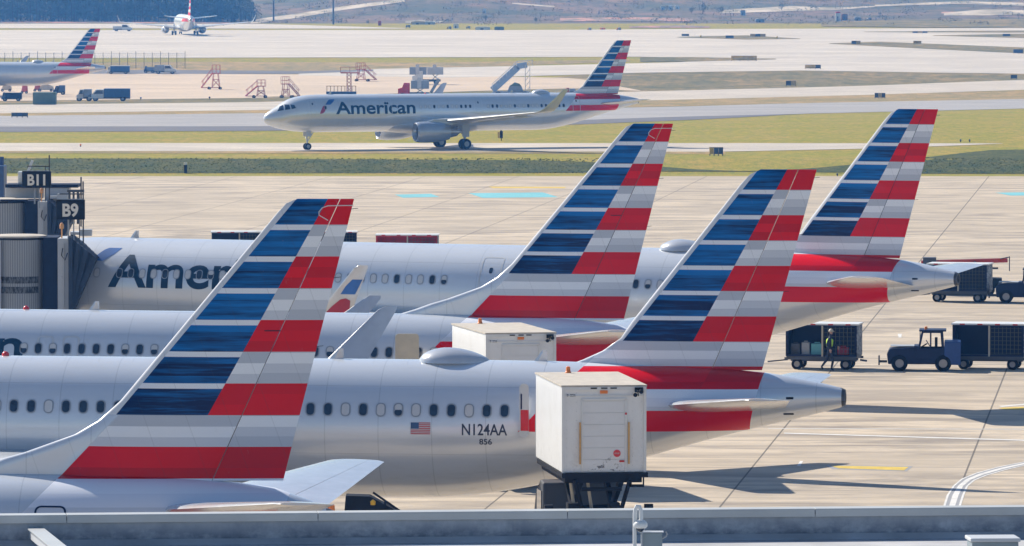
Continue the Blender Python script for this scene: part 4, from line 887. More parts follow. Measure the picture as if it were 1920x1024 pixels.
o = inst('dloader', make_dloader, P(700, 990, 190.5), 0, 'black belt loader under the belly of the near twinjet', 'belt loaders on the apron'); o.location.z = .75
b = MB(); b.lathe((.0, -.46, 2.5), (0, 0, 1), [(0, .07), (.1, .08), (.15, .02)], 10); b.build('amber_lamp', 'amber', o, smooth=40)
b = MB(); b.prism([(-.95, .9), (-.78, 2.76), (-.1, 2.74), (.72, 2.30), (1.6, 1.5), (1.6, .9)], -.4, .4); b.bar((.0, -.45, 2.86), (1.1, -.45, 2.1), .06); b.bar((.35, -.45, 1.2), (.35, -.45, 2.6), .06); b.build('boom_housing', 'black', o)
for c_ in list(o.children):
    if c_.name.startswith('wheel'): pass
o.location.z = 0
# service truck behind the roof edge, only its beacon in view
r = empty('service_truck', cat='service truck', label='orange beacon lamp of a truck peeping over the roof edge below the white tailplane'); p = P(620, 990, 176)
b = MB(); b.box(-1.1, 1.6, -.9, .9, .7, 3.4); b.build('truck_box', 'light_grey', r, bevel=.05); b = MB(); b.prism([(-1.15, .6), (-1.15, 2.2), (-1.5, 2.2), (-2.2, 1.5), (-2.4, .6)], -.9, .9); b.build('cab', 'white_paint', r, bevel=.05)
b = MB(); b.lathe((0, -.2, 3.4), (0, 0, 1), [(0, .13), (.06, .13), (.1, .125), (.27, .115), (.3, .07)], 14); b.build('beacon', 'orange', r, smooth=40)
for x in (-1.5, 1.0):
    for y in (-.75, .75): wheel(r, (x, y, .4), .4, .25)
place(r, (p.x, p.y, 0), 0)

mat('panel_navy', (.010, .018, .045), .6, var=.25, spec=.2); mat('bellows', (.03, .045, .075), .8, var=.3, vs=4); mat('beacon_peach', (.85, .42, .16), .4)
mat('grey_box', (.26, .31, .33), .5, .2)
mat('sign_navy', (.035, .07, .14), .5, var=.3, vs=1.2)
mat('stair_red', (.50, .10, .08), .6, var=.2)
mat('container_blue', (.03, .10, .24), .5, var=.2); mat('hazy_grey', (.28, .32, .38), .5)
mat('stair_blue', (.30, .40, .55), .5)

# ------------------------------------------------------------------ jet bridges
def jet_bridge(X, Y, zt, zf, text, r0, label, sgn_dx, sgn_z, sgn_w, k=1.0):
    """rotunda cab centred at X,Y; roof zt, floor zf"""
    r = empty('boarding_bridge', (X, Y, 0), cat='boarding bridge', label=label, group='boarding bridges at the gates')
    b = MB(); b.lathe((0, 0, zf), (0, 0, 1), [(0, r0), (zt - zf - .08, r0)], 48); cab = b.build('cab_drum', 'corrugated', r, smooth=40)
    b = MB(); b.lathe((0, 0, zt - .08), (0, 0, 1), [(0, r0 + .05), (.07, r0 + .05), (.1, r0 - .1)], 48); b.build('drum_roof', 'tan_roof', cab, smooth=30)
    b = MB(); b.lathe((0, 0, zt - .17), (0, 0, 1), [(0, r0 + .02), (.085, r0 + .02)], 48); b.build('roof_gasket', 'black', cab)
    for q in (0, 1):
        b = MB(); rs = []; 
        for k_ in range(13):
            t = R(200 + k_ * 10); rs.append([((r0 + o_) * math.cos(t), (r0 + o_) * math.sin(t), z) for o_, z in ((.004, zt - 1.98 - q * .42), (.02, zt - 1.98 - q * .42), (.02, zt - 1.7 - q * .42), (.004, zt - 1.7 - q * .42))])
        b.rings(rs); b.build('louvre', 'louvre', cab)
    b = MB(); b.box(-9, -r0 * .6, -1.1, 1.3, zf + .1, zt - .2); b.build('tunnel', 'light_grey', r)
    x = r0 * .96
    b = MB(); b.box(x, x + .62, -.9, 1.6, zf, zt - .06); b.build('side_panel', 'panel_navy', r, bevel=.02)
    b = MB(); b.box(x + .625, x + 1.18, -1.0, 1.5, zf, zt - .1); b.cyl((x + .9, -1.08, zf + .3), (x + .9, -1.08, zt - .3), .025); b.box(x + .75, x + .85, -1.03, -1.0, zf + 1.5, zf + 1.6); b.build('corner_column', 'light_grey', r, bevel=.02)
    b = MB(); b.tube([(x + .85, -1.06, zt - .5), (x + .8, -1.16, zt - .8), (x + .95, -1.2, zt - 1.0), (x + 1.05, -1.12, zt - .7)], .02); b.build('cable', 'black', r)
    # bellows canopy, ribbed, sloping to the fuselage
    for i in range(7):
        u = i / 6; xx = x + 1.2 + u * .98; w = 1.5 - .15 * (i % 2); h0 = zt - .05 - u * 1.05 * .75; b = MB(); o_ = .10
        b.prism([(xx - .09 - 1.05 * u, zf + .0), (xx + .09 - 1.05 * u, zf), (xx + .09 - 0, h0 - .1), (xx, h0), (xx - .09, h0 + .06)], -w + .2 * u, 1.4)
        b.build('canopy_bellow', 'bellows', r, bevel=.01)
    b = MB(); b.box(x + 1.1, x + 1.7, -.2, .9, zt + .02, zt + .14); b.box(x + 1.5, x + 2.0, -.3, .3, zt - .02, zt + .25); b.build('canopy_bracket', 'light_grey', r)
    # sign
    sw, sh = sgn_w; sx = sgn_dx; b = MB(); b.box(sx - sw / 2, sx + sw / 2, -1.3, -.95, sgn_z, sgn_z + sh); s = b.build('gate_sign', 'black', r, bevel=.015)
    tw_ = sw * (.62 if len(text) == 3 else .56); flat_text(text, tw_, sh * .64, sx - tw_ / 2, sgn_z + sh * .18, -1.307, 'sign_text', 'text_white', s, .035)
    b = MB(); b.bar((sx - .1, -1.05, zt - .2), (sx - .1, -1.05, sgn_z + sh), .07); b.bar((sx + .12, -1.05, zt - .4), (sx + .12, -1.05, sgn_z + sh), .05); b.box(sx - sw / 2 + .05, sx + sw / 2 - .1, -1.1, -1.0, sgn_z + sh, sgn_z + sh + .03)
    b.build('sign_post', 'grey_paint', r)
    b = MB(); b.bar((sx + sw * .42, -.7, zt - .3), (sx + sw * .42, -.7, sgn_z + sh + .75), .06); b.bar((sx + sw * .28, -.6, zt - .3), (sx + sw * .28, -.6, sgn_z + sh + .25), .04); b.bar((sx - .5, -.6, sgn_z + sh + .22), (sx + sw * .45, -.6, sgn_z + sh + .22), .05); b.build('mast', 'dark_grey', r)
    b = MB(); b.cyl((x + .78, -.6, zt - .1), (x + .78, -.6, zt + .3), .03); b.lathe((x + .78, -.6, zt + .3), (0, 0, 1), [(0, .09), (.16, .09), (.24, .04), (.25, .001)], 12); b.build('beacon', 'beacon_peach', r, smooth=40)
    b = MB(); b.cyl((-.2, .4, 0), (-.2, .4, zf), .35); b.box(-1.4, 1.0, .1, .7, .5, 1.0); b.build('support_leg', 'grey_paint', r)
    for q in (-1.2, .9): wheel(r, (q, .4, .5), .5, .35, (0, 1, 0))
    return r
Y9 = 280.0; p9 = F / Y9
w = P(35, 441, Y9)
jb = jet_bridge(w.x, Y9, w.z, 3.1, 'B9', 1.12, 'grey corrugated boarding bridge cab with black bellows, carrying the B9 sign', (136 - 35) / p9, 18.3 - (409 + 91) / p9, (53 / p9, 37 / p9))
Y11 = 318.0; p11 = F / Y11
w = P(-2, 373, Y11)
jb2 = jet_bridge(w.x, Y11, w.z, 3.3, 'B11', 1.35, 'farther boarding bridge cab behind the first one, carrying the B11 sign', (72 + 2) / p11, 18.3 - (350 + 91) / p11, (54 / p11, 31 / p11))
# blocky rooftop plant on the farther bridge
def on11(x0, x1, y0, y1, d0=0, d1=1.2): a = P(x0, y1, Y11 + d0); c = P(x1, y0, Y11 + d0); return (a.x - jb2.location.x, c.x - jb2.location.x, d0, d0 + d1, a.z, c.z)
b = MB(); b.box(*on11(84, 130, 352, 425, 1.0)); b.box(*on11(10, 80, 352, 372, 1.6)); b.build('equipment_cabinet', 'light_grey', jb2, bevel=.02)
b = MB(); b.box(*on11(10, 146, 346, 352, .9, 2)); b.box(*on11(100, 110, 390, 425, .9, .1)); b.box(*on11(0, 52, 374, 378, -1.5, .2)); b.build('equipment_lid', 'panel_navy', jb2)
b = MB(); b.box(*on11(34, 44, 322, 346, 1.2, .8))
for k in range(4): b.box(*on11(33, 45, 324 + k * 6, 326 + k * 6, 1.1, 1.0))
b.bar(P(44, 342, Y11 + 1.2) - jb2.location, P(61, 301, Y11 + 1.2) - jb2.location, .12); b.build('vent_stack', 'white_paint', jb2)
b = MB()
for x in (130, 138, 146): b.bar(P(x, 420, Y11 + .5) - jb2.location, P(x, 358, Y11 + .5) - jb2.location, .1)
b.bar(P(126, 358, Y11 + .5) - jb2.location, P(158, 358, Y11 + .5) - jb2.location, .12); b.bar(P(152, 425, Y11 + .5) - jb2.location, P(152, 332, Y11 + .5) - jb2.location, .07); b.build('equipment_rack', 'dark_grey', jb2)
r = empty('boarding_bridge', tuple(P(-6, 900, 335).xy) + (0,), cat='boarding bridge', label='dark blue end of a third boarding bridge cut by the left edge above B11', group='boarding bridges at the gates')
q = r.location; a = P(-40, 372, 335); c = P(10, 310, 335); b = MB(); b.box(a.x - q.x, c.x - q.x, -1, 1, 3, c.z); b.build('cab', 'navy_light', r, bevel=.05)
e = P(3, 294, 335); b = MB(); b.cyl((e.x - q.x, 0, c.z), (e.x - q.x, 0, e.z), .12); b.build('mast', 'navy_light', r); b = MB(); b.cyl((0, .2, 0), (0, .2, 3), .35); b.build('support_leg', 'grey_paint', r)

# ------------------------------------------------------------------ terminal roof in the foreground
r = empty('terminal_roof', (0, 0, 0), cat='roof edge', label='grey rooftop parapet with pale metal coping along the bottom of the view')
pa = P(-300, 971.5, 112.6); pb = P(2220, 945.5, 114.9)
ang = math.atan2(pb.y - pa.y, pb.x - pa.x); zc_ = P(960, 958, 113.75).z
r.location = (0, 113.75, 0); r.rotation_euler = (0, 0, ang)
zt = zc_; zr = zt - .53
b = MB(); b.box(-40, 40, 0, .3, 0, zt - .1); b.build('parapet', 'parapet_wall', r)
b = MB()
for i in range(-9, 10):
    x = 4.28 * i + .95; b.box(x + .006, x + 4.274, -.055, .36, zt - .095, zt); b.box(x + .006, x + 4.274, -.06, -.052, zt - .14, zt - .02) 
cp = b.build('coping', 'coping_metal', r, bevel=.012)
b = MB(); b.box(-40, 40, -.04, .3, zt - .098, zt - .03); b.build('coping_joint', 'dark_grey', r)
b = MB(); b.box(-40, 40, -26, 0, 0, zr); b.build('roof_deck', 'roof_membrane', r)
b = MB(); b.rings([[(x, y, z) for y, z in ((-.18, zr + .003), (-.003, zr + .1), (-.003, zr + .003))] for x in (-40, 40)]); b.build('cant_strip', 'roof_membrane', r)
zw = r.location.z
def inroof(px, py, Y): p = P(px, py, Y); return p
# gooseneck pole with a dome camera
q = P(1190, 1100, 106); kx = F / 106
g = empty('security_camera', (q.x, 106, zr), cat='security camera', label='white gooseneck pole with a small dome camera above a grey junction box')
def zz(py): return P(1190, py, 106).z - zr
b = MB(); b.tube([(-.0, 0, 0), (0, 0, zz(965)), (.01, 0, zz(955)), (.035, 0, zz(949)), (.07, 0, zz(949)), (.1, 0, zz(957)), (.105, 0, zz(975))], .032, 12); b.cyl((0, 0, 0), (0, 0, .05), .08); b.build('pole', 'white_paint', g, smooth=50)
b = MB(); b.lathe((.09, -.0, zz(975)), (0, 0, -1), [(0, .045), (.02, .09), (.06, .115), (.1, .115), (.13, .09)], 20); hsg = b.build('camera_housing', 'white_paint', g, smooth=50)
b = MB(); b.lathe((.09, 0, zz(975) - .125), (0, 0, -1), [(0, .075), (.04, .06), (.065, .03), (.07, .001)], 16); b.build('dome', 'glass_dark', hsg, smooth=60)
b = MB(); b.box(.10, .44, -.02, .16, 0, zz(999)); bx = b.build('junction_box', 'grey_box', g, bevel=.012); b = MB(); b.box(.08, .46, -.04, .18, zz(999) + .002, zz(997)); b.build('box_lid', 'light_grey', bx)
b = MB(); b.tube([(.44, .05, zz(1010)), (.5, .05, zz(1006)), (.52, .05, zz(1002)), (.5, .05, zz(998))], .015); b.tube([(.12, -.03, 0), (.12, -.03, zz(985)), (.1, 0, zz(978))], .012); b.build('conduit', 'grey_paint', g)
q = P(1861, 1100, 105.5); v = empty('roof_vent', (q.x, 105.5, zr), rz=R(4), cat='roof vent', label='low grey metal roof hatch at the bottom right corner')
zz2 = P(1861, 1006, 105.5).z - zr
b = MB(); b.box(-.37, .37, -.3, .3, 0, zz2 - .06); b.build('vent_body', 'grey_box', v, bevel=.01); b = MB(); b.box(-.40, .40, -.34, .34, zz2 - .06, zz2); b.build('vent_cap', 'light_grey', v, bevel=.015)
a1 = P(64, 994, 113.2); a2 = P(135, 1052, 104.5)
s = empty('roof_beam', (a1.x, a1.y, zr), cat='roof beam', label='short pale sloping metal beam at the bottom left corner of the roof')
d = a2 - a1; b = MB(); b.bar((0, 0, a1.z - zr - .05), (d.x, d.y, a2.z - zr - .05), .2, .16); b.build('beam', 'light_grey', s, bevel=.01)
b = MB(); b.bar((0, .0, a1.z - zr + .045), (d.x, d.y, a2.z - zr + .045), .28, .02); b.build('cap_strip', 'coping_metal', s); b = MB(); b.bar((.0, -.1, 0), (.0, -.1, a1.z - zr), .12); b.bar((d.x * .9, d.y * .9, 0), (d.x * .9, d.y * .9, max(.1, a2.z - zr)), .12); b.build('post', 'grey_paint', s)

# ------------------------------------------------------------------ airfield signs and markers
def make_sign(px, py, wpx, hpx, cols, label, yaw=0, group='airfield signs', post=False):
    p = G(px, py); k = F / p.y; w = wpx / k; h = hpx / k; r = empty('airfield_sign', p, R(yaw), cat='airfield sign', label=label, group=group)
    n = len(cols); 
    for i, c in enumerate(cols):
        x0 = -w / 2 + w * i / n; b = MB(); b.box(x0 + .01, x0 + w / n - .01, -.15, .15, .18, h); b.build('sign_panel', c, r, bevel=.01)
    b = MB()
    for i in range(n + 1): x = -w / 2 + .06 + (w - .12) * i / n; b.box(x - .05, x + .05, -.05, .05, 0, .18 if not post else h)
    b.box(-w / 2, w / 2, -.18, .18, h, h + .05); b.build('sign_frame', 'dark_grey', r); return r
Yl, Dk, Nv = 'sign_yellow', 'sign_dark', 'sign_navy'
for a in ((1395, 115, 48, 10, (Yl, Yl, Yl), 'longest tan sign, in the wedge of grass between the two wide runways'), (1524, 130, 30, 8, (Yl, Yl, Dk), 'tan sign with a dark right end, just below the lone wedge of grass'),
          (1483, 162, 19, 10, (Dk, Yl), 'small dark and yellow sign on the rough grass above the pale taxiway'), (1650, 185, 20, 10, (Dk, Yl, Dk), 'dark sign with a yellow middle beside the grey taxiway'),
          (1343, 292, 26, 15, (Yl, Nv, Nv), 'nearest sign, grey box with a yellow left end beside the near taxiway'), (1368, 73, 15, 6, (Nv,), 'small blue sign at the left end of the upper grass wedge'), (1421, 70, 29, 6, (Yl, Nv, Yl), 'tan sign with a blue middle in the upper grass wedge'),
          (1285, 69, 14, 5, (Dk,), 'small dark sign farthest left on the far runway'), (1605, 84, 17, 7, (Dk, Yl), 'dark and yellow sign at the tip of the long right grass wedge'), (1720, 83, 15, 6, (Yl,), 'small plain tan sign in the middle of the long right grass wedge'),
          (1725, 63, 28, 4, (Nv, Yl, Nv), 'thin blue and tan sign on the uppermost grass line'), (1887, 69, 14, 5, (Nv,), 'small blue sign near the upper right corner'), (1909, 101, 18, 8, (Nv, Nv), 'blue sign at the right edge on the long grass wedge'),
          (1901, 149, 12, 8, (Dk,), 'dark round-shouldered sign at the right edge above the pale taxiway'), (37, 221, 31, 9, (Dk, Nv, Dk), 'dark sign by the grey taxiway at the left edge')): make_sign(*a)
# bollard-like marker on the bank
p = G(348, 325); k = F / p.y; r = empty('marker_post', p, cat='marker post', label='black marker post with a white top standing on the grass bank'); b = MB(); b.cyl((0, 0, 0), (0, 0, 16 / k), .17, n=14); b.build('post', 'black', r); b = MB(); b.cyl((0, 0, 16 / k), (0, 0, 20 / k), .18, n=14); b.build('white_cap', 'white_paint', r)
p = G(938, 264); r = empty('guard_light', p, cat='guard light', label='small yellow and black lamp housing on the grass behind the taxiing jet'); b = MB(); b.box(-.05, .3, -.15, .15, .3, 1.1); b.cyl((.12, 0, 0), (.12, 0, .3), .05); b.lathe((.1, 0, 1.1), (0, 0, 1), [(0, .1), (.15, .1), (.25, .01)], 10); b.build('housing', 'black', r); b = MB(); b.box(-.3, -.08, -.1, .1, .3, 1.0); b.build('lamp', 'sign_yellow', r)
for x, y, m, lab in ((151, 276, 'orange', 'tiny edge marker on the near taxiway at far left'), (1801, 267, 'navy_light', 'left one of the small blue edge markers beyond the farthest fin'), (1818, 267, 'navy_light', 'right one of the small blue edge markers beyond the farthest fin'), (1570, 331, 'navy', 'small dark lamp between the two rightmost fins'), (1314, 72, 'yellow', 'small yellow marker just left of the upper grass wedge'), (1457, 74, 'yellow', 'small yellow marker at the right tip of the upper grass wedge'),
                (264, 188, 'navy_light', 'small blue marker right of the long blue truck'), (393, 187, 'navy', 'small dark marker below the leftmost red stairs')):
    p = G(x, y); k = F / p.y; o = empty('edge_marker', p, cat='edge marker', label=lab, group='small edge markers on the airfield'); h = 6 / k; b = MB(); b.cyl((0, 0, 0), (0, 0, h * .55), .06); b.build('stem', 'dark_grey', o); b = MB(); b.lathe((0, 0, h * .5), (0, 0, 1), [(0, h * .3), (h * .35, h * .3), (h * .5, h * .1)], 10); b.build('lamp', m, o)

# ------------------------------------------------------------------ remote apron equipment
def make_stairs(px, py, W_, H_, label, flip=1, m='stair_red'):
    p = G(px, py); k = F / p.y; r = empty('maintenance_stairs', p, R(8 * flip), cat='maintenance stairs', label=label, group='red maintenance stairs on the remote apron'); w = W_ / k; h = H_ / k; t = .09; pz = h * .66; d = .8; f = flip
    b = MB()
    for y in (-d, d):
        b.bar((-w * .5 * f, y, .35), (w * .5 * f, y, .35), t); b.bar((w * .05 * f, y, .35), (w * .12 * f, y, pz), t); b.bar((w * .42 * f, y, .35), (w * .34 * f, y, pz), t); b.bar((w * .05 * f, y, .5), (w * .38 * f, y, pz * .62), t * .7); b.bar((w * .42 * f, y, .5), (w * .1 * f, y, pz * .62), t * .7); b.bar((w * .08 * f, y, pz * .62), (w * .38 * f, y, pz * .62), t * .8)
    b.bar((w * .08 * f, -d, pz * .62), (w * .08 * f, d, pz * .62), t); b.build('tower_frame', m, r)
    b = MB(); b.cbox((w * .23 * f, 0, pz), (w * .42, 2 * d, .12)); b.build('platform', m, r)
    b = MB()
    for y in (-d, d):
        b.bar((-w * .48 * f, y, .4), (w * .06 * f, y, pz), t * 1.3)
    n = 8
    for i in range(n): u = (i + .5) / n; b.cbox(((-w * .48 + w * .54 * u) * f, 0, .4 + (pz - .4) * u), (.25, 2 * d, .06))
    b.build('steps', m, r)
    b = MB()
    for y in (-d, d):
        b.bar((-w * .48 * f, y, 1.3), (w * .06 * f, y, pz + .9), t * .7); b.bar((w * .06 * f, y, h), (w * .44 * f, y, h), t * .7); b.bar((w * .06 * f, y, (h + pz) / 2), (w * .44 * f, y, (h + pz) / 2), t * .6)
        for q in (.06, .25, .44): b.bar((w * q * f, y, pz), (w * q * f, y, h), t * .7)
        for q in (-.4, -.17): u = (q + .48) / .54; b.bar((w * q * f, y, .4 + (pz - .4) * u), (w * q * f, y, 1.3 + (pz - .4) * u), t * .6)
    b.build('handrail', m, r)
    for x in (-.1, .44): wheel(r, (w * x * f, -d, .25), .25, .15); wheel(r, (w * x * f, d, .25), .25, .15)
    return r
make_stairs(396, 168, 38, 46, 'leftmost red maintenance stairs, tallest of the three on the open apron'); make_stairs(480, 184, 40, 34, 'red maintenance stairs left of the taxiing nose, steps to the left with dark wheels'); make_stairs(544, 184, 36, 40, 'red maintenance stairs just above the cockpit of the taxiing jet', -1)
make_stairs(686, 153, 40, 35, 'rightmost red maintenance stairs, steps descending to the right', -1)
# red lift on a blue railed deck
p = G(640, 182); k = F / p.y; r = empty('work_platform', p, cat='work platform', label='red scissor column on a railed blue deck above the taxiing jet')
b = MB(); b.box(-2.6, 2.6, -1, 1, .5, .95); b.build('deck', 'navy_light', r); b = MB()
for i in range(9):
    for y in (-.95, .95): b.bar((-2.5 + i * .625, y, .95), (-2.5 + i * .625, y, 1.9), .06)
for y in (-.95, .95): b.bar((-2.6, y, 1.9), (2.6, y, 1.9), .06)
b.build('guard_rail', 'orange_rail', r); b = MB(); b.bar((1.0, -.4, .95), (1.0, -.4, 4.1), .14); b.bar((1.7, -.4, .95), (1.7, -.4, 4.1), .14)
for i in range(5): b.bar((1.0, -.4, 1 + i * .62), (1.7, -.4, 1.6 + i * .62), .08); b.bar((1.7, -.4, 1 + i * .62), (1.0, -.4, 1.6 + i * .62), .08)
b.box(-.1, 3.2, -.8, .4, 4.1, 4.3); b.bar((-.1, -.8, 5.2), (3.2, -.8, 5.2), .07)
for x in (-.1, 1.5, 3.2): b.bar((x, -.8, 4.2), (x, -.8, 5.2), .07)
b.build('lift_column', 'stair_red', r)
for x in (-1.8, 1.8): wheel(r, (x, -.8, .35), .35, .25); wheel(r, (x, .8, .35), .35, .25)

def small_truck(px, py, Wp, Hp, cab, box, label, flip=1, group='vehicles on the remote apron', yaw=0, name='service_truck', cat='truck', box_h=1.0, box_len=.62, roofm=None):
    p = G(px, py); k = F / p.y; L = Wp / k; h = Hp / k; r = empty(name, p, R(yaw), cat=cat, label=label, group=group); f = flip; w = min(1.2, h * .45); wr = min(.45, h * .2)
    b = MB(); b.box(-L / 2, L / 2, -w * .8, w * .8, wr, wr * 1.6); b.build('chassis', 'dark_grey', r)
    x1 = L / 2; x0 = -L / 2 + L * (1 - box_len); c0, c1 = -L / 2, x0 - .08
    b = MB(); pts = [(c0, wr * 1.2), (c0, h * .5), (c0 + (c1 - c0) * .25, h * .56), (c0 + (c1 - c0) * .5, h * .93), (c1, h * .93), (c1, wr * 1.2)]; b.prism([(a * f, c) for a, c in pts], -w, w); cb = b.build('cab', cab, r, bevel=.04)
    b = MB(); b.prism([(a * f, c) for a, c in ((c0 + (c1 - c0) * .36, h * .58), (c0 + (c1 - c0) * .55, h * .86), (c1 - .1, h * .86), (c1 - .1, h * .58))], -w - .012, w + .012); b.build('cab_window', 'glass_dark', cb)
    b = MB(); a, c = sorted((x0 * f, x1 * f)); b.box(a, c, -w, w, wr * 1.65, h * box_h); b.build('cargo_body', box, r, bevel=.03)
    if roofm: b = MB(); b.box(a, c, -w - .02, w + .02, h * box_h + .003, h * box_h + .1); b.build('roof', roofm, r)
    for x in (-L * .33, L * .33):
        for y in (-w * .85, w * .85): wheel(r, (x, y, wr), wr, .25)
    return r
small_truck(205, 190, 78, 24, 'white_paint', 'container_blue', 'white truck with a long blue box body parked below the remote airliner', box_len=.62)
small_truck(158, 190, 28, 24, 'light_grey', 'hazy_grey', 'grey equipment trailer directly left of the blue box truck', box_len=.5, box_h=.95)
small_truck(22, 190, 38, 18, 'navy_light', 'navy', 'dark blue cart at the left edge under the remote airliner', box_len=.8, box_h=.9)
small_truck(111, 178, 22, 18, 'navy', 'navy_light', 'small dark tug under the tail of the remote airliner', box_len=.5)
small_truck(222, 139, 42, 15, 'white_paint', 'container_blue', 'blue trailer with a pale cover just right of the remote tail cone', box_len=.85, roofm='white_paint')
small_truck(310, 139, 40, 18, 'white_paint', 'hazy_grey', 'white utility pickup in front of the wire fence', box_len=.45, box_h=.95, flip=-1)
small_truck(280, 137, 20, 14, 'navy_light', 'hazy_grey', 'low dark trailer hitched left of the white utility pickup', box_len=.7, box_h=.8)
small_truck(230, 59, 36, 14, 'white_paint', 'light_grey', 'small white car on the runway shoulder near the top left', box_len=.45, box_h=.7, name='airfield_car', cat='car', flip=-1)
p = G(84, 197); k = F / p.y; r = empty('storage_container', p, cat='container', label='faded green storage container in front of the remote airliner'); b = MB(); b.box(-21.5 / k, 21.5 / k, -1.2, 1.2, .1, 24 / k); b.build('container_body', 'green_box', r, bevel=.04); b = MB()
for i in range(13): x = -21 / k + i * 42 / k / 12; b.box(x - .03, x + .03, -1.23, -1.2, .2, 23 / k)
b.build('side_ribs', 'green_box', r)
for (x, y, w_, h_, m, lab) in ((12, 172, 20, 14, 'beige', 'tan covered pallet under the wing of the remote airliner'), (46, 176, 12, 20, 'pink_red', 'pink service ladder under the remote airliner'), (86, 172, 30, 14, 'beige', 'tan crate stack behind the green container'), (70, 172, 12, 16, 'stair_red', 'red step unit behind the green container')):
    p = G(x, y); k = F / p.y; r = empty('ground_equipment', p, cat='ground equipment', label=lab, group='ground equipment under the remote airliner'); b = MB(); w = w_ / k / 2; h = h_ / k; b.prism([(-w, .3), (w, .3), (w * .9, h * .7), (w * .3, h), (-w * .5, h * .9)], -.8, .8); b.build('body', m, r, bevel=.05)
    for q in (-w * .7, w * .7): wheel(r, (q, -.8, .25), .25, .15)
# high-lift trucks behind the taxiing jet
def lift_truck(px, py, k_scale, cab, label, boxes, arm=None):
    p = G(px, py); k = F / p.y; r = empty('lift_truck', p, cat='lift truck', label=label, group='lift trucks on the remote apron')
    b = MB(); b.box(-2.6, 2.6, -1, 1, .6, 1.0); b.build('chassis', 'dark_grey', r)
    b = MB(); b.prism([(-2.7, .7), (-2.7, 1.6), (-2.0, 1.8), (-1.7, 2.6), (-.7, 2.6), (-.7, .7)], -1.1, 1.1); b.build('cab', cab, r, bevel=.05)
    for (x0, x1, z0, z1, m) in boxes:
        b = MB(); b.box(x0, x1, -1, 1, z0, z1); b.build('lift_body', m, r, bevel=.03); b = MB(); xm = (x0 + x1) / 2
        for y in (-.6, .6): b.bar((xm - .5, y, 1.0), (xm + .5, y, z0), .15); b.bar((xm + .5, y, 1.0), (xm - .5, y, z0), .15)
        if z0 > 1.3: b.build('scissor_lift', 'white_paint', r)
        b = MB(); b.box(xm - .45, xm + .25, -1.15, -1.0, z0 + .1, z1 + .5); b.build('control_panel', 'light_grey', r)
    if arm: b = MB(); b.bar(arm[0], arm[1], .6, .5); b.build('ramp_arm', 'hazy_grey', r)
    for x in (-1.9, 1.8): wheel(r, (x, -.95, .5), .5, .3); wheel(r, (x, .95, .5), .5, .3)
    return r
lift_truck(800, 159, 1, 'white_paint', 'grey double lift truck standing highest behind the taxiing fuselage', ((-3.2, 0.0, 1.9, 3.3, 'hazy_grey'), (.1, 3.1, 1.9, 3.3, 'light_grey')))
lift_truck(776, 184, 1, 'red', 'red-cabbed lift truck just above the taxiing fuselage', ((-.5, 2.6, 1.6, 3.0, 'hazy_grey'),), arm=((2.9, 0, .9), (4.3, 0, 3.3)))
# passenger steps truck
p = G(960, 182); r = empty('passenger_steps', p, cat='passenger steps', label='tall pale blue covered passenger stairs above the rear of the taxiing jet')
b = MB(); b.bar((-3.4, 0, 1.2), (1.0, 0, 5.2), 1.5, 1.2); b.bar((.8, 0, 5.3), (2.6, 0, 5.6), 1.5, 1.0); st = b.build('stair_flight', 'stair_blue', r)
b = MB()
for y in (-.8, .8):
    b.bar((-3.5, y, 2.2), (.9, y, 6.2), .1); b.bar((.9, y, 6.2), (3.6, y, 6.4), .1)
    for i in range(8): b.bar((-3.4 + i * .6, y, 1.5 + i * .55), (-3.4 + i * .6, y, 2.25 + i * .55), .08)
    b.bar((2.3, y, .6), (2.3, y, 5.6), .12); b.bar((3.1, y, .6), (3.1, y, 5.6), .1)
    for i in range(5): b.bar((2.3, y, .8 + i), (3.1, y, 1.8 + i), .07)
    b.bar((3.6, y, 5.5), (3.6, y, 6.5), .1)
b.build('stair_frame', 'white_paint', r); b = MB(); b.box(-3.4, 3.0, -1, 1, .5, 1.0); b.prism([(-.8, 1), (-.4, 2.0), (.5, 2.4), (1.6, 2.0), (2.0, 1)], -.9, .9); b.build('truck_body', 'hazy_grey', r, bevel=.05)
b = MB(); b.prism([(-.3, 1.95), (.45, 2.55), (1.3, 2.3), (1.6, 1.9)], -.92, .92); b.build('cab_cover', 'green_box', r)
for x in (-2.4, 2.2): wheel(r, (x, -.9, .5), .5, .3); wheel(r, (x, .9, .5), .5, .3)
small_truck(1068, 176, 22, 12, 'stair_red', 'hazy_grey', 'small red tug close under the tail fin of the taxiing jet', box_len=.5, box_h=.8)

# wire fence
r = empty('wire_fence', G(170, 130), cat='fence', label='tall wire fence with thin posts behind the remote airliner')
q = r.location; b = MB(); n = 34
for i in range(n):
    px = -160 + i * (347 + 160) / (n - 1); p = G(px, 129) - q; h = 3.3 + (.25 if i % 3 == 0 else 0); m_ = MB(); m_.bar(p, p + Vector((0, 0, h)), .09); m_.build('fence_post', 'dark_grey', r)
a = G(-160, 129) - q; c = G(347, 129) - q
for z in (3.1, 2.2, 1.2, .3): b.bar(a + Vector((0, 0, z)), c + Vector((0, 0, z)), .035)
N_ = 150
for i in range(N_): x = a + (c - a) * (i / N_); b.bar(x, x + (c - a) * (2.2 / N_) + Vector((0, 0, 3.1)), .02); b.bar(x + Vector((0, 0, 3.1)), x + (c - a) * (2.2 / N_), .02)
b.build('wire_mesh', 'grey_paint', r)

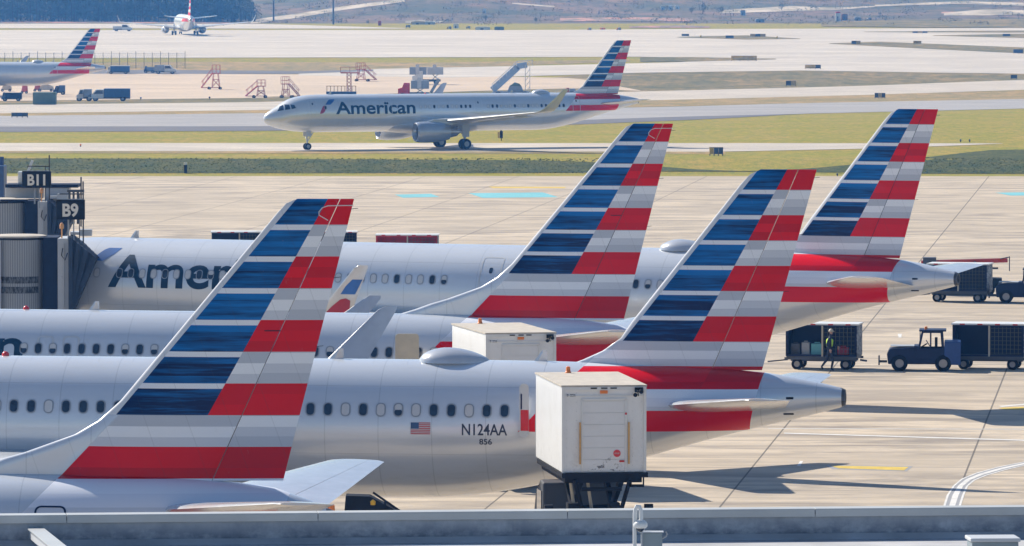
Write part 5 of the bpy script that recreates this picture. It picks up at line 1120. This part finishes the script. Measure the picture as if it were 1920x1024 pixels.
# ------------------------------------------------------------------ far hillside
def clump(b, c, rx, rz_, n, s, rnd):
    for _ in range(n):
        while True:
            u = Vector((rnd.uniform(-1, 1), rnd.uniform(-1, 1), rnd.uniform(-1, 1)))
            if .35 < u.length < 1: break
        k = 1 + .25 * math.sin(u.x * 7 + c[0]) ; q = Vector((c[0] + u.x * rx * k, c[1] + u.y * rx * k, c[2] + u.z * rz_ * k)); d = Vector((rnd.gauss(0, 1), rnd.gauss(0, 1), rnd.gauss(0, 1))).normalized(); e = d.orthogonal().normalized() * s * rnd.uniform(.6, 1.3); f = d.cross(e)
        b.add([q - e, q - f * .7, q + e, q + f * .7], [(0, 1, 2, 3)])
rnd = random.Random(11); b = MB(); t = MB()
for i in range(700):
    row = i % 7; Y = 2050 + row * 26 + rnd.uniform(-8, 8); px = rnd.uniform(-330, 480 - row * 6); px_lim = px
    X = (px - 960) / F * Y; h = rnd.uniform(11, 17) * (1 if px < 380 else .35 + .65 * (480 - px) / 100); z = terr(X, Y); rr = h * .24
    clump(b, (X, Y, z + h * .5), rr * 1.6, h * .52, 200, h * .034, rnd); t.cyl((X, Y, z - .3), (X, Y, z + h * .6), .2, .1, n=5)
o = b.build('distant_wood', 'leaf_far', fix=False); tag(o, 'hazy blue wood filling the top left corner', 'wood', kind='stuff')
t.build('wood_trunks', 'bark', o)
def tree(px, py, hpx, label):
    p = G(px, py); k = F / p.y; h = hpx / k; r = empty('tree', p, cat='tree', label=label, group='hazy trees on the far hillside'); b = MB(); clump(b, (0, 0, h * .62), h * .42, h * .38, 260, h * .05, rnd); b.build('crown', 'leaf_far', r, fix=False); b = MB(); b.cyl((0, 0, -.2), (0, 0, h * .55), h * .045, h * .02, n=6); b.bar((0, 0, h * .3), (h * .18, 0, h * .6), h * .02); b.build('trunk', 'bark', r)
for i, (x, y, h, lab) in enumerate(((1318, 26, 20, 'broad hazy tree on the hillside left of the pale track'), (1352, 26, 14, 'small hazy tree just right of the broad one'), (1296, 26, 12, 'low hazy tree just left of the broad one'), (1465, 20, 12, 'lone hazy tree above the pale track'), (1250, 20, 10, 'small hazy tree above the pink soil'),
    (910, 40, 12, 'hazy tree right of the small construction yard'), (1005, 42, 9, 'small hazy tree at the foot of the mound'), (1650, 30, 8, 'small hazy tree near the pale tower'), (690, 46, 8, 'small hazy tree beside the runway end'))): tree(x, y, h, lab)
b = MB()
for i in range(420):
    px = rnd.uniform(500, 2300); py = rnd.uniform(2, 47); p = G(px, py)
    if p.y > 3800: continue
    s = rnd.uniform(.6, 2.0); clump(b, (p.x, p.y, p.z + s * .3), s * rnd.uniform(1, 3.0), s * .45, 60, s * .10, rnd)
tag(b.build('hillside_scrub', 'leaf_scrub', fix=False), 'low hazy scrub scattered over the far hillside', 'scrub', kind='stuff')
for i, (x, y, w_, h_, m, rm, lab) in enumerate(((1571, 40, 10, 18, 'white_paint', 'red', 'narrow white tower block with a reddish side on the far slope'), (1583, 38, 12, 12, 'soil', 'soil', 'reddish shed right beside the white tower block'), (1608, 39, 12, 7, 'hazy_grey', 'grey_paint', 'grey shed right of the reddish shed'), (1393, 29, 9, 10, 'stair_blue', 'hazy_grey', 'small blue cabin beside the pale track'),
    (1243, 18, 9, 7, 'white_paint', 'white_paint', 'leftmost of three tiny white tanks'), (1257, 18, 9, 7, 'white_paint', 'white_paint', 'middle one of three tiny white tanks'), (1270, 17, 9, 7, 'white_paint', 'white_paint', 'rightmost of three tiny white tanks'), (784, 46, 26, 6, 'beige', 'pale_road', 'long low tan shed in the construction yard'), (806, 46, 20, 6, 'light_grey', 'white_paint', 'low pale shed right of the tan one'),
    (905, 56, 28, 6, 'white_paint', 'light_grey', 'white site hut beside the far runway'), (936, 57, 18, 7, 'green_box', 'green_box', 'small green site hut beside the far runway'), (855, 53, 10, 9, 'white_paint', 'white_paint', 'tiny white cabin among the construction plant'), (908, 25, 8, 9, 'white_paint', 'white_paint', 'tiny white hut high on the mound'), (1425, 42, 16, 7, 'hazy_grey', 'light_grey', 'low grey-green shed near the far runway'), (712, 48, 6, 9, 'stair_red', 'stair_red', 'tiny red hut left of the tan shed'), (1130, 56, 10, 4, 'orange', 'orange', 'small orange barrier at the foot of the hill'))):
    p = G(x, y); k = F / p.y; w = w_ / k / 2; h = h_ / k; r = empty('site_building', p, cat='building', label=lab, group='small buildings at the far hillside'); b = MB(); b.box(-w, w, -w, w, -.5, h * .85); b.build('wall', m, r); b = MB(); b.prism([(-w * 1.06, h * .85 + .003), (w * 1.06, h * .85 + .003), (w * .6, h), (-w * .6, h)], -w * 1.06, w * 1.06); b.build('roof', rm, r)
    b = MB(); b.box(-w * .3, w * .1, -w - .03, -w - .003, 0, h * .5); b.build('doorway', 'dark_grey', r)
for x, y, w_, m, lab in ((765, 52, 9, 'navy_light', 'dark digger left of the tan shed'), (842, 55, 9, 'yellow', 'yellowish digger among the construction plant'), (878, 54, 8, 'navy_light', 'dark dumper beside the white site hut'), (1105, 57, 8, 'orange', 'small orange dumper by the far runway'), (1160, 57, 9, 'orange', 'second small orange dumper by the far runway'), (1630, 38, 8, 'white_paint', 'tiny white van right of the grey shed')):
    small_truck(x, y, w_, w_ * .6, m, 'hazy_grey', lab, group='construction plant at the far hillside', name='site_vehicle', cat='site vehicle')
for x, y1, lab in ((513, 40, 'left one of two thin dark masts at the top left'), (625, 46, 'right one of two thin dark masts at the top left')):
    p = G(x, y1); r = empty('lamp_mast', p, cat='lamp mast', label=lab, group='thin masts beyond the runway'); b = MB(); b.cyl((0, 0, -.2), (0, 0, 22), .28, .16, n=8); b.build('pole', 'dark_grey', r); b = MB(); b.box(-1.2, 1.2, -.3, .3, 21.9, 22.5); b.build('lamp_head', 'grey_paint', r)

# ------------------------------------------------------------------ air, light, sky
b = MB(); b.box(-1000, 1000, -70, 5900, -9, 75); hz_ = b.build('haze', []); hm = bpy.data.materials.new('haze'); hm.use_nodes = True; nt = hm.node_tree; nt.nodes.clear()
ou = nt.nodes.new('ShaderNodeOutputMaterial'); pv = nt.nodes.new('ShaderNodeVolumePrincipled'); pv.inputs['Color'].default_value = (.12, .40, 1, 1); pv.inputs['Absorption Color'].default_value = (1, 1, 1, 1); pv.inputs['Density'].default_value = .00018; pv.inputs['Anisotropy'].default_value = .3
nt.links.new(pv.outputs[0], ou.inputs['Volume']); hz_.data.materials.append(hm); hz_['kind'] = 'stuff'; hz_['label'] = 'thin blue haze over the airfield'; hz_['category'] = 'haze'
AZ, EL = 43.5, 37.0     # shadows fall to the right and AZ degrees towards the camera
to_sun = Vector((-math.cos(R(AZ)) * math.cos(R(EL)), math.sin(R(AZ)) * math.cos(R(EL)), math.sin(R(EL))))
sd = bpy.data.lights.new('sun', 'SUN'); sd.energy = 5.0; sd.angle = R(.5); sd.color = (1, .94, .85); so = bpy.data.objects.new('sun', sd); COL.objects.link(so); so.location = (0, 0, 60); so.rotation_euler = to_sun.to_track_quat('Z', 'Y').to_euler()
nt = W.node_tree; nt.nodes.clear(); ow = nt.nodes.new('ShaderNodeOutputWorld'); bg = nt.nodes.new('ShaderNodeBackground'); sk = nt.nodes.new('ShaderNodeTexSky'); sk.sky_type = 'NISHITA'; sk.sun_disc = False
sk.sun_elevation = R(EL); sk.sun_rotation = math.atan2(to_sun.x, to_sun.y); sk.air_density = 1.0; sk.dust_density = .6; sk.ozone_density = 5; bg.inputs[1].default_value = .085
nt.links.new(sk.outputs[0], bg.inputs[0]); nt.links.new(bg.outputs[0], ow.inputs[0])
SC.view_settings.view_transform = 'Standard'; SC.view_settings.look = 'None'; SC.view_settings.exposure = .44; SC.view_settings.gamma = 1
SC.render.engine = 'CYCLES'; SC.cycles.max_bounces = 6; SC.cycles.volume_bounces = 0; SC.cycles.use_denoising = True; SC.cycles.volume_step_rate = 1
